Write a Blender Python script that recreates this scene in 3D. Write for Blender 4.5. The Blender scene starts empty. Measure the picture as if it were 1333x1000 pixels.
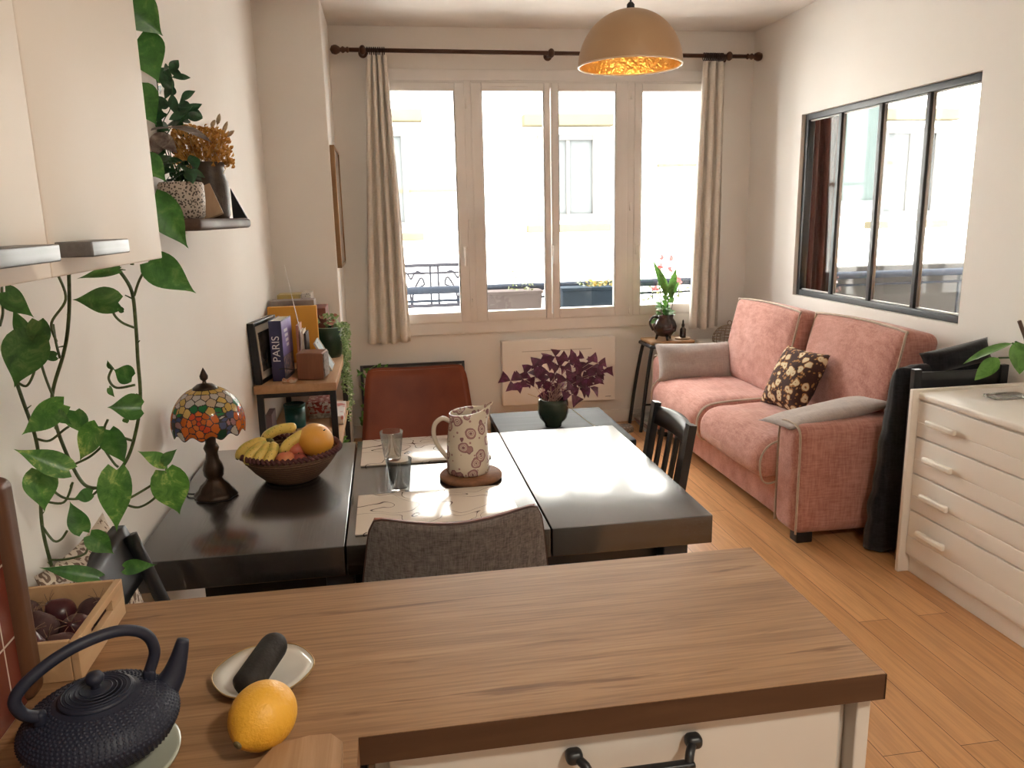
WORLD, SUN, EXPO, KFILL, PLAMP = 15.0, 2.0, 1.0, 100.0, 5.0
import bpy, bmesh, math, random
from mathutils import Vector, Matrix, noise as mnoise
random.seed(7)
sc = bpy.context.scene
COL = sc.collection
PI = math.pi
V = Vector

# ------------------------------------------------------------------ camera
CAM_H = 1.55
F, YAW, PITCH, ROLL = 1018.03, 0.15683517, 0.21148951, -0.02176374
_cy, _sy, _cp, _sp, _cr, _sr = math.cos(YAW), math.sin(YAW), math.cos(PITCH), math.sin(PITCH), math.cos(ROLL), math.sin(ROLL)
_fw = V((_sy * _cp, _cy * _cp, -_sp)); _rt = V((_cy, -_sy, 0)); _up = _rt.cross(_fw)
_r2 = _rt * _cr + _up * _sr; _u2 = -_rt * _sr + _up * _cr
cam_d = bpy.data.cameras.new('camera'); cam = bpy.data.objects.new('camera', cam_d); COL.objects.link(cam)
m = Matrix(((_r2.x, _u2.x, -_fw.x), (_r2.y, _u2.y, -_fw.y), (_r2.z, _u2.z, -_fw.z))).to_4x4()
m.translation = V((0, 0, CAM_H)); cam.matrix_world = m
cam_d.sensor_width = 36; cam_d.lens = 36 * F / 1333; cam_d.clip_start = .02; cam_d.clip_end = 200
sc.camera = cam

def _ray(px, py): return _r2 * ((px - 666.5) / F) - _u2 * ((py - 500) / F) + _fw
def PZ(px, py, z):
    d = _ray(px, py); return V((0, 0, CAM_H)) + d * ((z - CAM_H) / d.z)
def PY(px, py, y):
    d = _ray(px, py); return V((0, 0, CAM_H)) + d * (y / d.y)
def PX(px, py, x):
    d = _ray(px, py); return V((0, 0, CAM_H)) + d * (x / d.x)

# ------------------------------------------------------------------ materials
MATS = {}
def N(nt, typ, **kw):
    n = nt.nodes.new(typ)
    for k, v in kw.items():
        if k.startswith('i_'):
            n.inputs[k[2:].replace('_', ' ')].default_value = v
        else: setattr(n, k, v)
    return n
def new_mat(name):
    mt = bpy.data.materials.new(name); mt.use_nodes = True
    nt = mt.node_tree; nt.nodes.clear()
    out = N(nt, 'ShaderNodeOutputMaterial'); b = N(nt, 'ShaderNodeBsdfPrincipled')
    nt.links.new(b.outputs[0], out.inputs[0])
    return mt, nt, b, out
def coords(nt, stretch=(1, 1, 1), rot=(0, 0, 0), kind='Object'):
    tc = N(nt, 'ShaderNodeTexCoord'); mp = N(nt, 'ShaderNodeMapping')
    mp.inputs['Scale'].default_value = stretch; mp.inputs['Rotation'].default_value = rot
    nt.links.new(tc.outputs[kind], mp.inputs[0]); return mp.outputs[0]
def ramp(nt, src, stops, interp='LINEAR'):
    r = N(nt, 'ShaderNodeValToRGB'); r.color_ramp.interpolation = interp
    el = r.color_ramp.elements
    while len(el) < len(stops): el.new(.5)
    for e, (p, c) in zip(el, stops):
        e.position = p; e.color = (*c, 1) if len(c) == 3 else c
    nt.links.new(src, r.inputs[0]); return r.outputs[0]
def noise_tex(nt, co, scale, detail=3, rough=.5, dist=0):
    n = N(nt, 'ShaderNodeTexNoise'); n.inputs['Scale'].default_value = scale
    n.inputs['Detail'].default_value = detail; n.inputs['Roughness'].default_value = rough; n.inputs['Distortion'].default_value = dist
    nt.links.new(co, n.inputs['Vector']); return n.outputs['Fac']
def bump(nt, b, h, s, d=.002):
    bp = N(nt, 'ShaderNodeBump'); bp.inputs['Strength'].default_value = s; bp.inputs['Distance'].default_value = d
    nt.links.new(h, bp.inputs['Height']); nt.links.new(bp.outputs[0], b.inputs['Normal'])
def mix(nt, f, a, c, mode='MIX'):
    mx = N(nt, 'ShaderNodeMix'); mx.data_type = 'RGBA'; mx.blend_type = mode
    for s, v in ((0, f), (6, a), (7, c)):
        if hasattr(v, 'type') and hasattr(v, 'links'): nt.links.new(v, mx.inputs[s])
        else: mx.inputs[s].default_value = v if s == 0 else ((*v, 1) if len(v) == 3 else v)
    return mx.outputs[2]
def M(name, c1, c2=None, rough=.5, metal=0, scale=8, stretch=(1, 1, 1), bmp=0, bscale=None, bd=.002, detail=4, spec=.5, coat=0, sheen=0, lo=.35, hi=.65, sub=0, em=None, ems=0):
    if name in MATS: return MATS[name]
    mt, nt, b, out = new_mat(name)
    c2 = c2 or tuple(min(1, x * .88) for x in c1)
    co = coords(nt, stretch)
    f = noise_tex(nt, co, scale, detail)
    nt.links.new(ramp(nt, f, [(lo, c1), (hi, c2)]), b.inputs['Base Color'])
    b.inputs['Roughness'].default_value = rough; b.inputs['Metallic'].default_value = metal
    b.inputs['Specular IOR Level'].default_value = spec; b.inputs['Coat Weight'].default_value = coat
    b.inputs['Sheen Weight'].default_value = sheen
    if em: b.inputs['Emission Color'].default_value = (*em, 1); b.inputs['Emission Strength'].default_value = ems
    if bmp:
        h = noise_tex(nt, co, bscale or scale * 6, 4); bump(nt, b, h, bmp, bd)
    MATS[name] = mt; return mt
def wood(name, c1, c2, c3, axis='x', scale=6, rough=.45, bmp=.15, spec=.4, streak=14):
    mt, nt, b, out = new_mat(name)
    st = {'x': (1, streak, streak), 'y': (streak, 1, streak), 'z': (streak, streak, 1)}[axis]
    co = coords(nt, st); f = noise_tex(nt, co, scale * .25, 6, .62, 1.2)
    co2 = coords(nt, tuple(s * .35 if s > 1 else 1 for s in st)); g = noise_tex(nt, co2, 2.2, 3, .5, .4)
    a = ramp(nt, f, [(.3, c1), (.52, c2), (.72, c3)])
    c = mix(nt, g, a, tuple(x * .8 for x in c2), 'MIX')
    nt.links.new(c, b.inputs['Base Color']); b.inputs['Roughness'].default_value = rough; b.inputs['Specular IOR Level'].default_value = spec
    if bmp: bump(nt, b, f, bmp, .001)
    MATS[name] = mt; return mt

wall_m = M('wall_paint', (.79, .76, .72), (.775, .745, .705), rough=.7, scale=3, bmp=.08, bscale=140, bd=.001)
ceil_m = M('ceiling_paint', (.79, .755, .71), rough=.8, scale=3)
white_m = M('white_lacquer', (.84, .80, .75), (.82, .78, .73), rough=.35, scale=3)
pvc_m = M('white_window_plastic', (.80, .765, .735), rough=.35, scale=2)
blackwood = wood('black_brown_oak', (.009, .008, .008), (.014, .012, .012), (.024, .021, .020), 'y', 10, rough=.26, bmp=.7, spec=.9, streak=60)
blackwood.node_tree.nodes['Principled BSDF'].inputs['Coat Weight'].default_value = .8; blackwood.node_tree.nodes['Principled BSDF'].inputs['Coat Roughness'].default_value = .16; blackwood.node_tree.nodes['Principled BSDF'].inputs['Coat IOR'].default_value = 1.7
black_wood2 = M('black_painted_wood', (.010, .011, .014), (.016, .017, .02), rough=.35, scale=12)
black_metal = M('black_powder_metal', (.015, .016, .018), rough=.45, scale=20)
darkframe = M('charcoal_metal', (.035, .042, .05), rough=.4, scale=20)
chrome = M('brushed_steel', (.75, .74, .73), (.6, .6, .6), rough=.28, metal=1, scale=4, stretch=(1, 60, 60))

def floor_mat():
    mt, nt, b, out = new_mat('oak_plank_floor')
    co = coords(nt, (1, 1, 1), (0, 0, PI / 2))
    br = N(nt, 'ShaderNodeTexBrick'); br.offset = .37; br.squash = 1
    for k, v in (('Scale', 1.0), ('Mortar Size', .0012), ('Brick Width', 1.9), ('Row Height', .125), ('Mortar Smooth', .2), ('Bias', 0.)): br.inputs[k].default_value = v
    br.inputs['Color1'].default_value = (.62, .35, .165, 1); br.inputs['Color2'].default_value = (.50, .265, .115, 1); br.inputs['Mortar'].default_value = (.06, .025, .01, 1)
    nt.links.new(co, br.inputs['Vector'])
    g = noise_tex(nt, coords(nt, (22, 1.2, 1)), 2.2, 6, .6, .8)
    gc = ramp(nt, g, [(.3, (.72, .66, .6)), (.6, (1.1, 1.05, 1.0))])
    c = mix(nt, .75, br.outputs['Color'], gc, 'MULTIPLY')
    nt.links.new(c, b.inputs['Base Color']); b.inputs['Roughness'].default_value = .34; b.inputs['Specular IOR Level'].default_value = .45
    bump(nt, b, br.outputs['Fac'], -.3, .002)
    return mt
floor_m = floor_mat()

def fabric(name, c1, c2, weave=260, rough=.9, scale=18, bmp=.5, sheen=.25, stretch=(1, 1, 1)):
    if name in MATS: return MATS[name]
    mt, nt, b, out = new_mat(name)
    co = coords(nt, stretch); a = noise_tex(nt, co, scale, 5, .65)
    h1 = noise_tex(nt, coords(nt, (1, .12, .12)), weave, 2); h2 = noise_tex(nt, coords(nt, (.12, 1, 1)), weave, 2)
    ad = N(nt, 'ShaderNodeMath', operation='ADD'); nt.links.new(h1, ad.inputs[0]); nt.links.new(h2, ad.inputs[1])
    hf = N(nt, 'ShaderNodeMath', operation='MULTIPLY_ADD'); nt.links.new(ad.outputs[0], hf.inputs[0]); hf.inputs[1].default_value = .32
    hs = N(nt, 'ShaderNodeMath', operation='MULTIPLY'); nt.links.new(a, hs.inputs[0]); hs.inputs[1].default_value = .36
    nt.links.new(hs.outputs[0], hf.inputs[2])
    nt.links.new(ramp(nt, hf.outputs[0], [(.38, c1), (.62, c2)]), b.inputs['Base Color'])
    b.inputs['Roughness'].default_value = rough; b.inputs['Sheen Weight'].default_value = sheen; b.inputs['Specular IOR Level'].default_value = .15
    bump(nt, b, ad.outputs[0], bmp, .001); MATS[name] = mt; return mt
pink_m = fabric('dusty_pink_weave', (.36, .15, .122), (.56, .295, .245), 130, scale=7)
piping_m = fabric('beige_piping', (.42, .33, .26), (.55, .45, .36), 300)
grey_pil = fabric('greige_linen', (.36, .31, .29), (.46, .40, .37), 200)
curtain_m = fabric('natural_linen', (.66, .61, .545), (.78, .73, .66), 160, scale=10, bmp=.2)
greyfab = fabric('grey_brown_tweed', (.085, .068, .06), (.22, .185, .165), 330, scale=60)
leather_m = M('cognac_leather', (.24, .055, .022), (.15, .030, .013), rough=.5, spec=.3, scale=4, bmp=.12, bscale=120, detail=6)
velvet_m = M('olive_velvet', (.13, .115, .07), (.07, .06, .035), rough=.8, scale=14, sheen=.4)
black_cloth = fabric('black_wool', (.006, .006, .008), (.02, .02, .024), 120)
redcurt = fabric('burgundy_curtain_cloth', (.045, .013, .012), (.085, .025, .022), 60, stretch=(1, 1, .05))

def voronoi_mat(name, stops, scale, feature='F1', rough=.6, stretch=(1, 1, 1), dist=.0, bmp=0, base_noise=None, metric='EUCLIDEAN'):
    mt, nt, b, out = new_mat(name)
    co = coords(nt, stretch)
    if dist:
        nz = N(nt, 'ShaderNodeTexNoise'); nz.inputs['Scale'].default_value = scale * .8; nt.links.new(co, nz.inputs['Vector'])
        co = mix(nt, dist, co, nz.outputs['Color'])
    v = N(nt, 'ShaderNodeTexVoronoi'); v.feature = feature; v.inputs['Scale'].default_value = scale
    nt.links.new(co, v.inputs['Vector'])
    nt.links.new(ramp(nt, v.outputs['Distance'], stops, 'CONSTANT'), b.inputs['Base Color']); b.inputs['Roughness'].default_value = rough
    if bmp: bump(nt, b, v.outputs['Distance'], bmp, .003)
    MATS[name] = mt; return mt

def glass_mat(name, tint=(1, 1, 1), refl=.08, fr=.8):
    mt, nt, b, out = new_mat(name); nt.nodes.remove(b)
    t = N(nt, 'ShaderNodeBsdfTransparent'); t.inputs[0].default_value = (*tint, 1)
    g = N(nt, 'ShaderNodeBsdfGlossy'); g.inputs['Roughness'].default_value = .01
    lw = N(nt, 'ShaderNodeLayerWeight'); lw.inputs['Blend'].default_value = .12
    mm = N(nt, 'ShaderNodeMath', operation='MULTIPLY_ADD'); nt.links.new(lw.outputs['Fresnel'], mm.inputs[0]); mm.inputs[1].default_value = fr; mm.inputs[2].default_value = refl * .3
    mx = N(nt, 'ShaderNodeMixShader'); nt.links.new(mm.outputs[0], mx.inputs[0]); nt.links.new(t.outputs[0], mx.inputs[1]); nt.links.new(g.outputs[0], mx.inputs[2])
    nt.links.new(mx.outputs[0], out.inputs[0]); MATS[name] = mt; return mt
pane_m = glass_mat('window_glass')
pane2_m = glass_mat('anti_reflective_glass', refl=.03, fr=.18)
real_glass = None
def drinking_glass():
    mt, nt, b, out = new_mat('clear_tumbler_glass')
    b.inputs['Base Color'].default_value = (.93, .97, .95, 1); b.inputs['Roughness'].default_value = .02; b.inputs['Transmission Weight'].default_value = 1; b.inputs['IOR'].default_value = 1.45
    return mt
tumbler_m = drinking_glass()

def leaf_mat(name, c1, c2, c3=None, scale=40, rough=.42):
    mt, nt, b, out = new_mat(name)
    co = coords(nt, (1, 1, 1)); f = noise_tex(nt, co, scale, 5, .7, .6)
    st = [(.38, c1), (.55, c2)] + ([(.66, c3)] if c3 else [])
    c = ramp(nt, f, st); nt.links.new(c, b.inputs['Base Color']); b.inputs['Roughness'].default_value = rough
    tr = N(nt, 'ShaderNodeBsdfTranslucent'); nt.links.new(c, tr.inputs[0])
    mx = N(nt, 'ShaderNodeMixShader'); mx.inputs[0].default_value = .25
    nt.links.new(b.outputs[0], mx.inputs[1]); nt.links.new(tr.outputs[0], mx.inputs[2]); nt.links.new(mx.outputs[0], out.inputs[0])
    MATS[name] = mt; return mt

# ------------------------------------------------------------------ mesh builder
def cat(pts, n=6, closed=False):
    pts = [V(p) for p in pts]; out = []; L = len(pts)
    rng = range(L) if closed else range(L - 1)
    for i in rng:
        if closed: p0, p1, p2, p3 = pts[(i - 1) % L], pts[i], pts[(i + 1) % L], pts[(i + 2) % L]
        else: p0, p1, p2, p3 = pts[max(i - 1, 0)], pts[i], pts[i + 1], pts[min(i + 2, L - 1)]
        for k in range(n):
            t = k / n
            out.append(.5 * ((2 * p1) + (p2 - p0) * t + (2 * p0 - 5 * p1 + 4 * p2 - p3) * t * t + (3 * p1 - p0 - 3 * p2 + p3) * t ** 3))
    if not closed: out.append(pts[-1])
    return out

def mw(o):
    mm = Matrix.Translation(o.location) @ o.rotation_euler.to_matrix().to_4x4() @ Matrix.Diagonal((*o.scale, 1))
    return mw(o.parent) @ mm if o.parent else mm

class MB:
    def __init__(s): s.v = []; s.f = []; s.mi = []; s.sm = []; s.cur = 0
    def add(s, vs, fs, smooth=False, mi=None):
        o = len(s.v); s.v += [V(p) for p in vs]
        for f in fs: s.f.append([i + o for i in f]); s.sm.append(smooth); s.mi.append(s.cur if mi is None else mi)
        return s
    def box(s, x0, x1, y0, y1, z0, z1, T=None):
        vs = [V((x, y, z)) for z in (z0, z1) for y in (y0, y1) for x in (x0, x1)]
        if T is not None: vs = [T @ p for p in vs]
        return s.add(vs, [(0, 2, 3, 1), (4, 5, 7, 6), (0, 1, 5, 4), (2, 6, 7, 3), (0, 4, 6, 2), (1, 3, 7, 5)])
    def bbox(s, x0, x1, y0, y1, z0, z1, r=.004, T=None, seg=3):
        return s.soft(((x0 + x1) / 2, (y0 + y1) / 2, (z0 + z1) / 2), (abs(x1 - x0), abs(y1 - y0), abs(z1 - z0)), r, T=T, n=seg, rn=2)
    def soft(s, c, size, r, bulge=(0, 0, 0), T=None, n=10, rn=3, fn=None):
        """rounded box; bulge swells each pair of faces"""
        hx, hy, hz = [a / 2 for a in size]; h = (hx, hy, hz); r = min(r, hx * .999, hy * .999, hz * .999)
        def axis(hh):
            inner = hh - r; L = []
            for k in range(rn): L.append((-1, k / rn))
            L += [(0, -1 + 2 * k / n) for k in range(n + 1)]
            for k in range(1, rn + 1): L.append((1, k / rn))
            return [(-inner - r + r * math.tan(PI / 4 * t) if sgn == -1 else inner + r * math.tan(PI / 4 * t) if sgn == 1 else t * inner) for sgn, t in L]
        ax = [axis(a) for a in h]
        for d in range(3):
            u, w = (d + 1) % 3, (d + 2) % 3
            for sg in (-1, 1):
                vs = []; nu, nw = len(ax[u]), len(ax[w])
                for a in ax[u]:
                    for bb in ax[w]:
                        p = [0, 0, 0]; p[d] = sg * h[d]; p[u] = a; p[w] = bb
                        q = [max(-(h[i] - r), min(h[i] - r, p[i])) for i in range(3)]
                        dv = V([p[i] - q[i] for i in range(3)]); dv = dv.normalized() * r if dv.length > 1e-9 else dv
                        P = V(q) + dv
                        for i in range(3):
                            if bulge[i]:
                                j, k = (i + 1) % 3, (i + 2) % 3
                                P[i] += bulge[i] * (P[i] / h[i]) * max(0, 1 - (P[j] / h[j]) ** 2) * max(0, 1 - (P[k] / h[k]) ** 2)
                        if fn: P = fn(P)
                        P = P + V(c)
                        vs.append(T @ P if T is not None else P)
                fs = []
                for i in range(nu - 1):
                    for j in range(nw - 1):
                        f = (i * nw + j, (i + 1) * nw + j, (i + 1) * nw + j + 1, i * nw + j + 1)
                        fs.append(f if sg == 1 else f[::-1])
                s.add(vs, fs, True)
        return s
    def tube(s, pts, r, seg=8, closed=False, cap=True, flat=None):
        pts = [V(p) for p in pts]; n = len(pts)
        rs = r if isinstance(r, (list, tuple)) else [r] * n
        tg = []
        for i in range(n):
            a = pts[(i - 1) % n] if (closed or i > 0) else pts[i]; b = pts[(i + 1) % n] if (closed or i < n - 1) else pts[i]
            t = (b - a); tg.append(t.normalized() if t.length > 1e-9 else V((0, 0, 1)))
        up = V((0, 0, 1)) if abs(tg[0].z) < .9 else V((1, 0, 0))
        nn = tg[0].cross(up).normalized(); vs = []
        for i in range(n):
            nn = (nn - tg[i] * nn.dot(tg[i])); nn = nn.normalized() if nn.length > 1e-6 else tg[i].orthogonal().normalized()
            bn = tg[i].cross(nn)
            for k in range(seg):
                a = 2 * PI * k / seg
                vs.append(pts[i] + (nn * math.cos(a) + bn * math.sin(a) * (flat or 1)) * rs[i])
        fs = []
        for i in range(n if closed else n - 1):
            for k in range(seg):
                a, b = i * seg + k, i * seg + (k + 1) % seg; c = ((i + 1) % n) * seg + (k + 1) % seg; d = ((i + 1) % n) * seg + k
                fs.append((a, b, c, d))
        if cap and not closed: fs += [tuple(range(seg))[::-1], tuple((n - 1) * seg + k for k in range(seg))]
        return s.add(vs, fs, True)
    def bar(s, a, b, w, d, up=(0, 0, 1)):
        """square bar from a to b"""
        a, b = V(a), V(b); t = (b - a).normalized(); u = V(up); x = t.cross(u)
        if x.length < 1e-4: x = t.cross(V((1, 0, 0)))
        x.normalize(); y = x.cross(t)
        vs = [p + x * sx * w / 2 + y * sy * d / 2 for p in (a, b) for sx, sy in ((-1, -1), (1, -1), (1, 1), (-1, 1))]
        return s.add(vs, [(3, 2, 1, 0), (4, 5, 6, 7), (0, 1, 5, 4), (1, 2, 6, 5), (2, 3, 7, 6), (3, 0, 4, 7)])
    def lathe(s, prof, c=(0, 0, 0), seg=32, T=None, wob=None, cap=True, sx=1, sy=1):
        vs = []
        for (r, z) in prof:
            for k in range(seg):
                a = 2 * PI * k / seg; rr = r * (wob(a, z) if wob else 1)
                p = V((rr * math.cos(a) * sx, rr * math.sin(a) * sy, z)); p = p + V(c) if T is None else T @ p
                vs.append(p)
        fs = []; n = len(prof)
        for i in range(n - 1):
            for k in range(seg):
                fs.append((i * seg + k, i * seg + (k + 1) % seg, (i + 1) * seg + (k + 1) % seg, (i + 1) * seg + k))
        s.add(vs, fs, True)
        if cap:
            o = len(s.v) - len(vs)
            if prof[0][0] > 1e-4: s.f.append([o + k for k in range(seg)][::-1]); s.sm.append(False); s.mi.append(s.cur)
            if prof[-1][0] > 1e-4: s.f.append([o + (n - 1) * seg + k for k in range(seg)]); s.sm.append(False); s.mi.append(s.cur)
        return s
    def grid(s, fn, nu, nv, smooth=True, flip=False, mi=None):
        vs = [fn(i / nu, j / nv) for i in range(nu + 1) for j in range(nv + 1)]
        fs = []
        for i in range(nu):
            for j in range(nv):
                f = (i * (nv + 1) + j, (i + 1) * (nv + 1) + j, (i + 1) * (nv + 1) + j + 1, i * (nv + 1) + j + 1)
                fs.append(f[::-1] if flip else f)
        return s.add(vs, fs, smooth, mi)
    def shell(s, fn, nrm, nu, nv, th):
        """two-sided sheet with thickness; fn(u,v)->point, nrm(u,v)->unit normal"""
        s.grid(fn, nu, nv); s.grid(lambda u, v: fn(u, v) - nrm(u, v) * th, nu, nv, flip=True)
        for fixed, ax in ((0, 0), (1, 0), (0, 1), (1, 1)):
            def e(t, w, fixed=fixed, ax=ax):
                u, v = (fixed, t) if ax == 0 else (t, fixed)
                return fn(u, v) - nrm(u, v) * th * w
            s.grid(e, (nv if ax == 0 else nu), 1)
        return s
    def prism(s, poly, z0, z1, T=None):
        n = len(poly); vs = [V((x, y, z)) for z in (z0, z1) for x, y in poly]
        if T is not None: vs = [T @ p for p in vs]
        return s.add(vs, [tuple(range(n))[::-1], tuple(range(n, 2 * n))] + [(i, (i + 1) % n, n + (i + 1) % n, n + i) for i in range(n)])
    def sphere(s, c, r, T=None, nu=16, nv=12, sc3=(1, 1, 1), fn=None):
        prof = []
        vs = []; fs = []
        for j in range(nv + 1):
            th = PI * j / nv
            for i in range(nu):
                a = 2 * PI * i / nu
                p = V((math.sin(th) * math.cos(a), math.sin(th) * math.sin(a), -math.cos(th)))
                if fn: p = fn(p)
                p = V((p.x * r * sc3[0], p.y * r * sc3[1], p.z * r * sc3[2]))
                vs.append((T @ p if T is not None else p) + V(c))
        for j in range(nv):
            for i in range(nu):
                fs.append((j * nu + i, j * nu + (i + 1) % nu, (j + 1) * nu + (i + 1) % nu, (j + 1) * nu + i))
        return s.add(vs, fs, True)
    def leaf(s, base, tip, w, nrm, fold=.25, droop=.1, shape='heart', nu=4, nv=9, curl=0, mi=None):
        base, tip = V(base), V(tip); ax = tip - base; L = ax.length
        if L < 1e-6: return s
        a = ax / L; n = V(nrm); n = n - a * n.dot(a); n = n.normalized() if n.length > 1e-5 else a.orthogonal().normalized()
        sd = a.cross(n).normalized()
        def wid(t):
            if shape == 'heart': return max(0, math.sin(PI * min(1, t ** .56))) ** (.7 + .75 * t)
            if shape == 'lance': return math.sin(PI * t ** .8) ** .9
            return math.sin(PI * t)
        def fn(u, v):
            x = 2 * u - 1; hw = wid(v) * w / 2
            along = v * L
            if shape == 'heart' and v < .3: along -= abs(x) * (1 - v / .3) ** 1 * L * .10 - 0
            if shape == 'heart' and v == 0: hw = w * .22
            return base + a * along + sd * x * hw + n * (-abs(x) * hw * -fold - droop * L * v * v + curl * L * math.sin(PI * v))
        return s.grid(fn, nu, nv, True, mi=mi)
    def pillow(s, T, w, h, t, nu=16, pinch=.12):
        for sg in (1, -1):
            def fn(u, v, sg=sg):
                x, y = 2 * u - 1, 2 * v - 1
                e = ((1 - abs(x) ** 3) * (1 - abs(y) ** 3)); e = max(e, 0) ** .6
                px = x * (1 - pinch * (1 - y * y) * .5 * abs(x)); py = y * (1 - pinch * (1 - x * x) * .5 * abs(y))
                wr = mnoise.noise(V((x * 2.3, y * 2.3, sg * 3.1 + w * 7))) * .12
                return T @ V((px * w / 2, py * h / 2, sg * t / 2 * e * (1 + wr)))
            s.grid(fn, nu, nu, True, flip=(sg == -1))
        return s
    def build(s, name, mat, parent=None, local=False, autosmooth=None, origin=None):
        me = bpy.data.meshes.new(name)
        vs = s.v
        o = bpy.data.objects.new(name, me)
        if parent is not None:
            o.parent = parent
            if not local:
                inv = mw(parent).inverted(); vs = [inv @ p for p in vs]
        elif not local:
            xs = [p.x for p in vs]; ys = [p.y for p in vs]; zs = [p.z for p in vs]
            og = V(origin) if origin is not None else V(((min(xs) + max(xs)) / 2, (min(ys) + max(ys)) / 2, min(zs)))
            o.location = og; vs = [p - og for p in vs]
        me.from_pydata([tuple(p) for p in vs], [], s.f)
        me.polygons.foreach_set('use_smooth', s.sm)
        mats = mat if isinstance(mat, (list, tuple)) else [mat]
        for mt in mats: me.materials.append(mt)
        if len(mats) > 1: me.polygons.foreach_set('material_index', s.mi)
        bm = bmesh.new(); bm.from_mesh(me); bmesh.ops.remove_doubles(bm, verts=bm.verts, dist=1e-5)
        bmesh.ops.recalc_face_normals(bm, faces=bm.faces); bm.to_mesh(me); bm.free()
        me.update(); COL.objects.link(o); return o

def tag(o, label=None, cat_=None, group=None, kind=None):
    if label: o['label'] = label
    if cat_: o['category'] = cat_
    if group: o['group'] = group
    if kind: o['kind'] = kind
    return o
def thing(name, loc, label, cat_, rz=0, group=None):
    o = bpy.data.objects.new(name, None); COL.objects.link(o); o.location = V(loc); o.rotation_euler = (0, 0, rz); o.empty_display_size = .05
    return tag(o, label, cat_, group)
def struct(name, mb, mat, parent=None):
    o = mb.build(name, mat, parent)
    if parent is None: o['kind'] = 'structure'
    return o
def copy_tree(o, parent=None):
    c = o.copy(); COL.objects.link(c); c.parent = parent
    for ch in [x for x in bpy.data.objects if x.parent == o]: copy_tree(ch, c)
    return c
def TR(loc, rx=0, ry=0, rz=0):
    from mathutils import Euler
    return Matrix.Translation(V(loc)) @ Euler((rx, ry, rz)).to_matrix().to_4x4()
# ------------------------------------------------------------------ room shell
WL, WR, WB, CH = -.66, 2.68, 5.583, 2.79     # left wall, right wall, window wall, ceiling
struct('floor', MB().box(WL - .1, 6.2, -2.1, WB + .1, -.1, 0), floor_m)
struct('ceiling', MB().box(WL - .1, 6.2, -2.1, WB + .4, CH, CH + .12), ceil_m)
struct('wall_left', MB().box(WL - .12, WL, -2.1, WB + .3, 0, CH), wall_m)
struct('wall_rear', MB().box(WL, WR, -2.12, -2.0, 0, CH), wall_m)
struct('wall_pillar', MB().bbox(WL - .02, -.283, 4.90, WB + .1, -.02, CH + .02, .008), wall_m)
# window wall, with the openings of this room and of the room next door
W0, W1, WZ0, WZ1 = -.03, 2.41, .80, 2.452
B0, B1, BZ0, BZ1 = 3.0, 5.6, .55, 2.62
wb = MB()
for a in ((WL, W0, 0, CH), (W0, W1, 0, WZ0), (W0, W1, WZ1, CH), (W1, B0, 0, CH), (B0, B1, 0, BZ0), (B0, B1, BZ1, CH), (B1, 6.2, 0, CH)):
    wb.box(a[0], a[1], WB, WB + .28, a[2], a[3])
struct('wall_back', wb, wall_m)
# right wall with the glazed interior opening
G0, G1, GZ0, GZ1 = 3.315, 4.87, .998, 2.142
wr = MB()
for a in ((-2.1, G0, 0, CH), (G1, WB, 0, CH), (G0, G1, 0, GZ0), (G0, G1, GZ1, CH)):
    wr.box(WR, WR + .09, a[0], a[1], a[2], a[3])
struct('wall_right', wr, wall_m)
# next room
nb = MB().box(6.1, 6.2, 2.2, WB, 0, CH); nb.box(WR + .09, 6.2, 2.1, 2.2, 0, CH)
struct('wall_bedroom', nb, wall_m)
# window board / roller box line above window, apron below
struct('trim_1', MB().bbox(-.05, 2.43, WB - .012, WB + .01, 2.452, 2.525, .003), pvc_m)
ap = MB().bbox(-.05, 2.43, WB - .02, WB + .01, .730, .812, .004)
struct('trim_2', ap, pvc_m)
struct('baseboard_back', MB().bbox(-.283, WR, WB - .014, WB + .005, 0, .097, .003), white_m)
struct('baseboard_left', MB().bbox(WL - .005, WL + .014, 1.4, 4.9, 0, .097, .003), white_m)
struct('baseboard_right', MB().bbox(WR - .014, WR + .005, -2, WB, 0, .097, .003), white_m)

# main window: four sashes
win = MB()
def rect_frame(mb, x0, x1, z0, z1, w, y0, y1, r=.004, wb_=None, wt=None):
    wb_ = wb_ or w; wt = wt or w
    mb.bbox(x0, x0 + w, y0, y1, z0, z1, r); mb.bbox(x1 - w, x1, y0, y1, z0, z1, r)
    mb.bbox(x0 + w, x1 - w, y0, y1, z0, z0 + wb_, r); mb.bbox(x0 + w, x1 - w, y0, y1, z1 - wt, z1, r)
fr = MB(); rect_frame(fr, W0, W1, .805, WZ1, .045, WB - .020, WB + .07)
for xm in (.615, 1.768): fr.bbox(xm - .028, xm + .028, WB - .024, WB + .07, .81, WZ1, .004)
window = struct('window_1', fr, pvc_m)
sashes = [(.012, .594, .055, .067), (.636, 1.186, .075, .042), (1.194, 1.744, .045, .086), (1.792, 2.37, .062, .06)]
glass_x = [(.065, .526), (.711, 1.143), (1.243, 1.657), (1.846, 2.30)]
for (x0, x1, _, _), (g0, g1) in zip(sashes, glass_x):
    sm = MB(); y0, y1 = WB - .03, WB + .035
    sm.bbox(x0, g0, y0, y1, .815, 2.44, .006); sm.bbox(g1, x1, y0, y1, .815, 2.44, .006)
    sm.bbox(g0, g1, y0, y1, .815, .886, .006); sm.bbox(g0, g1, y0, y1, 2.383, 2.44, .006)
    s = sm.build('window_sash', pvc_m, window)
    g = MB().box(g0, g1, WB + .008, WB + .012, .886, 2.383).build('pane', pane_m, s)
    gk = MB()
    gk.bbox(g0, g0 + .006, y0 + .004, WB + .008, .886, 2.383, .002); gk.bbox(g1 - .006, g1, y0 + .004, WB + .008, .886, 2.383, .002)
    gk.build('glazing_bead', M('grey_gasket', (.35, .33, .31), rough=.6), s)
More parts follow.
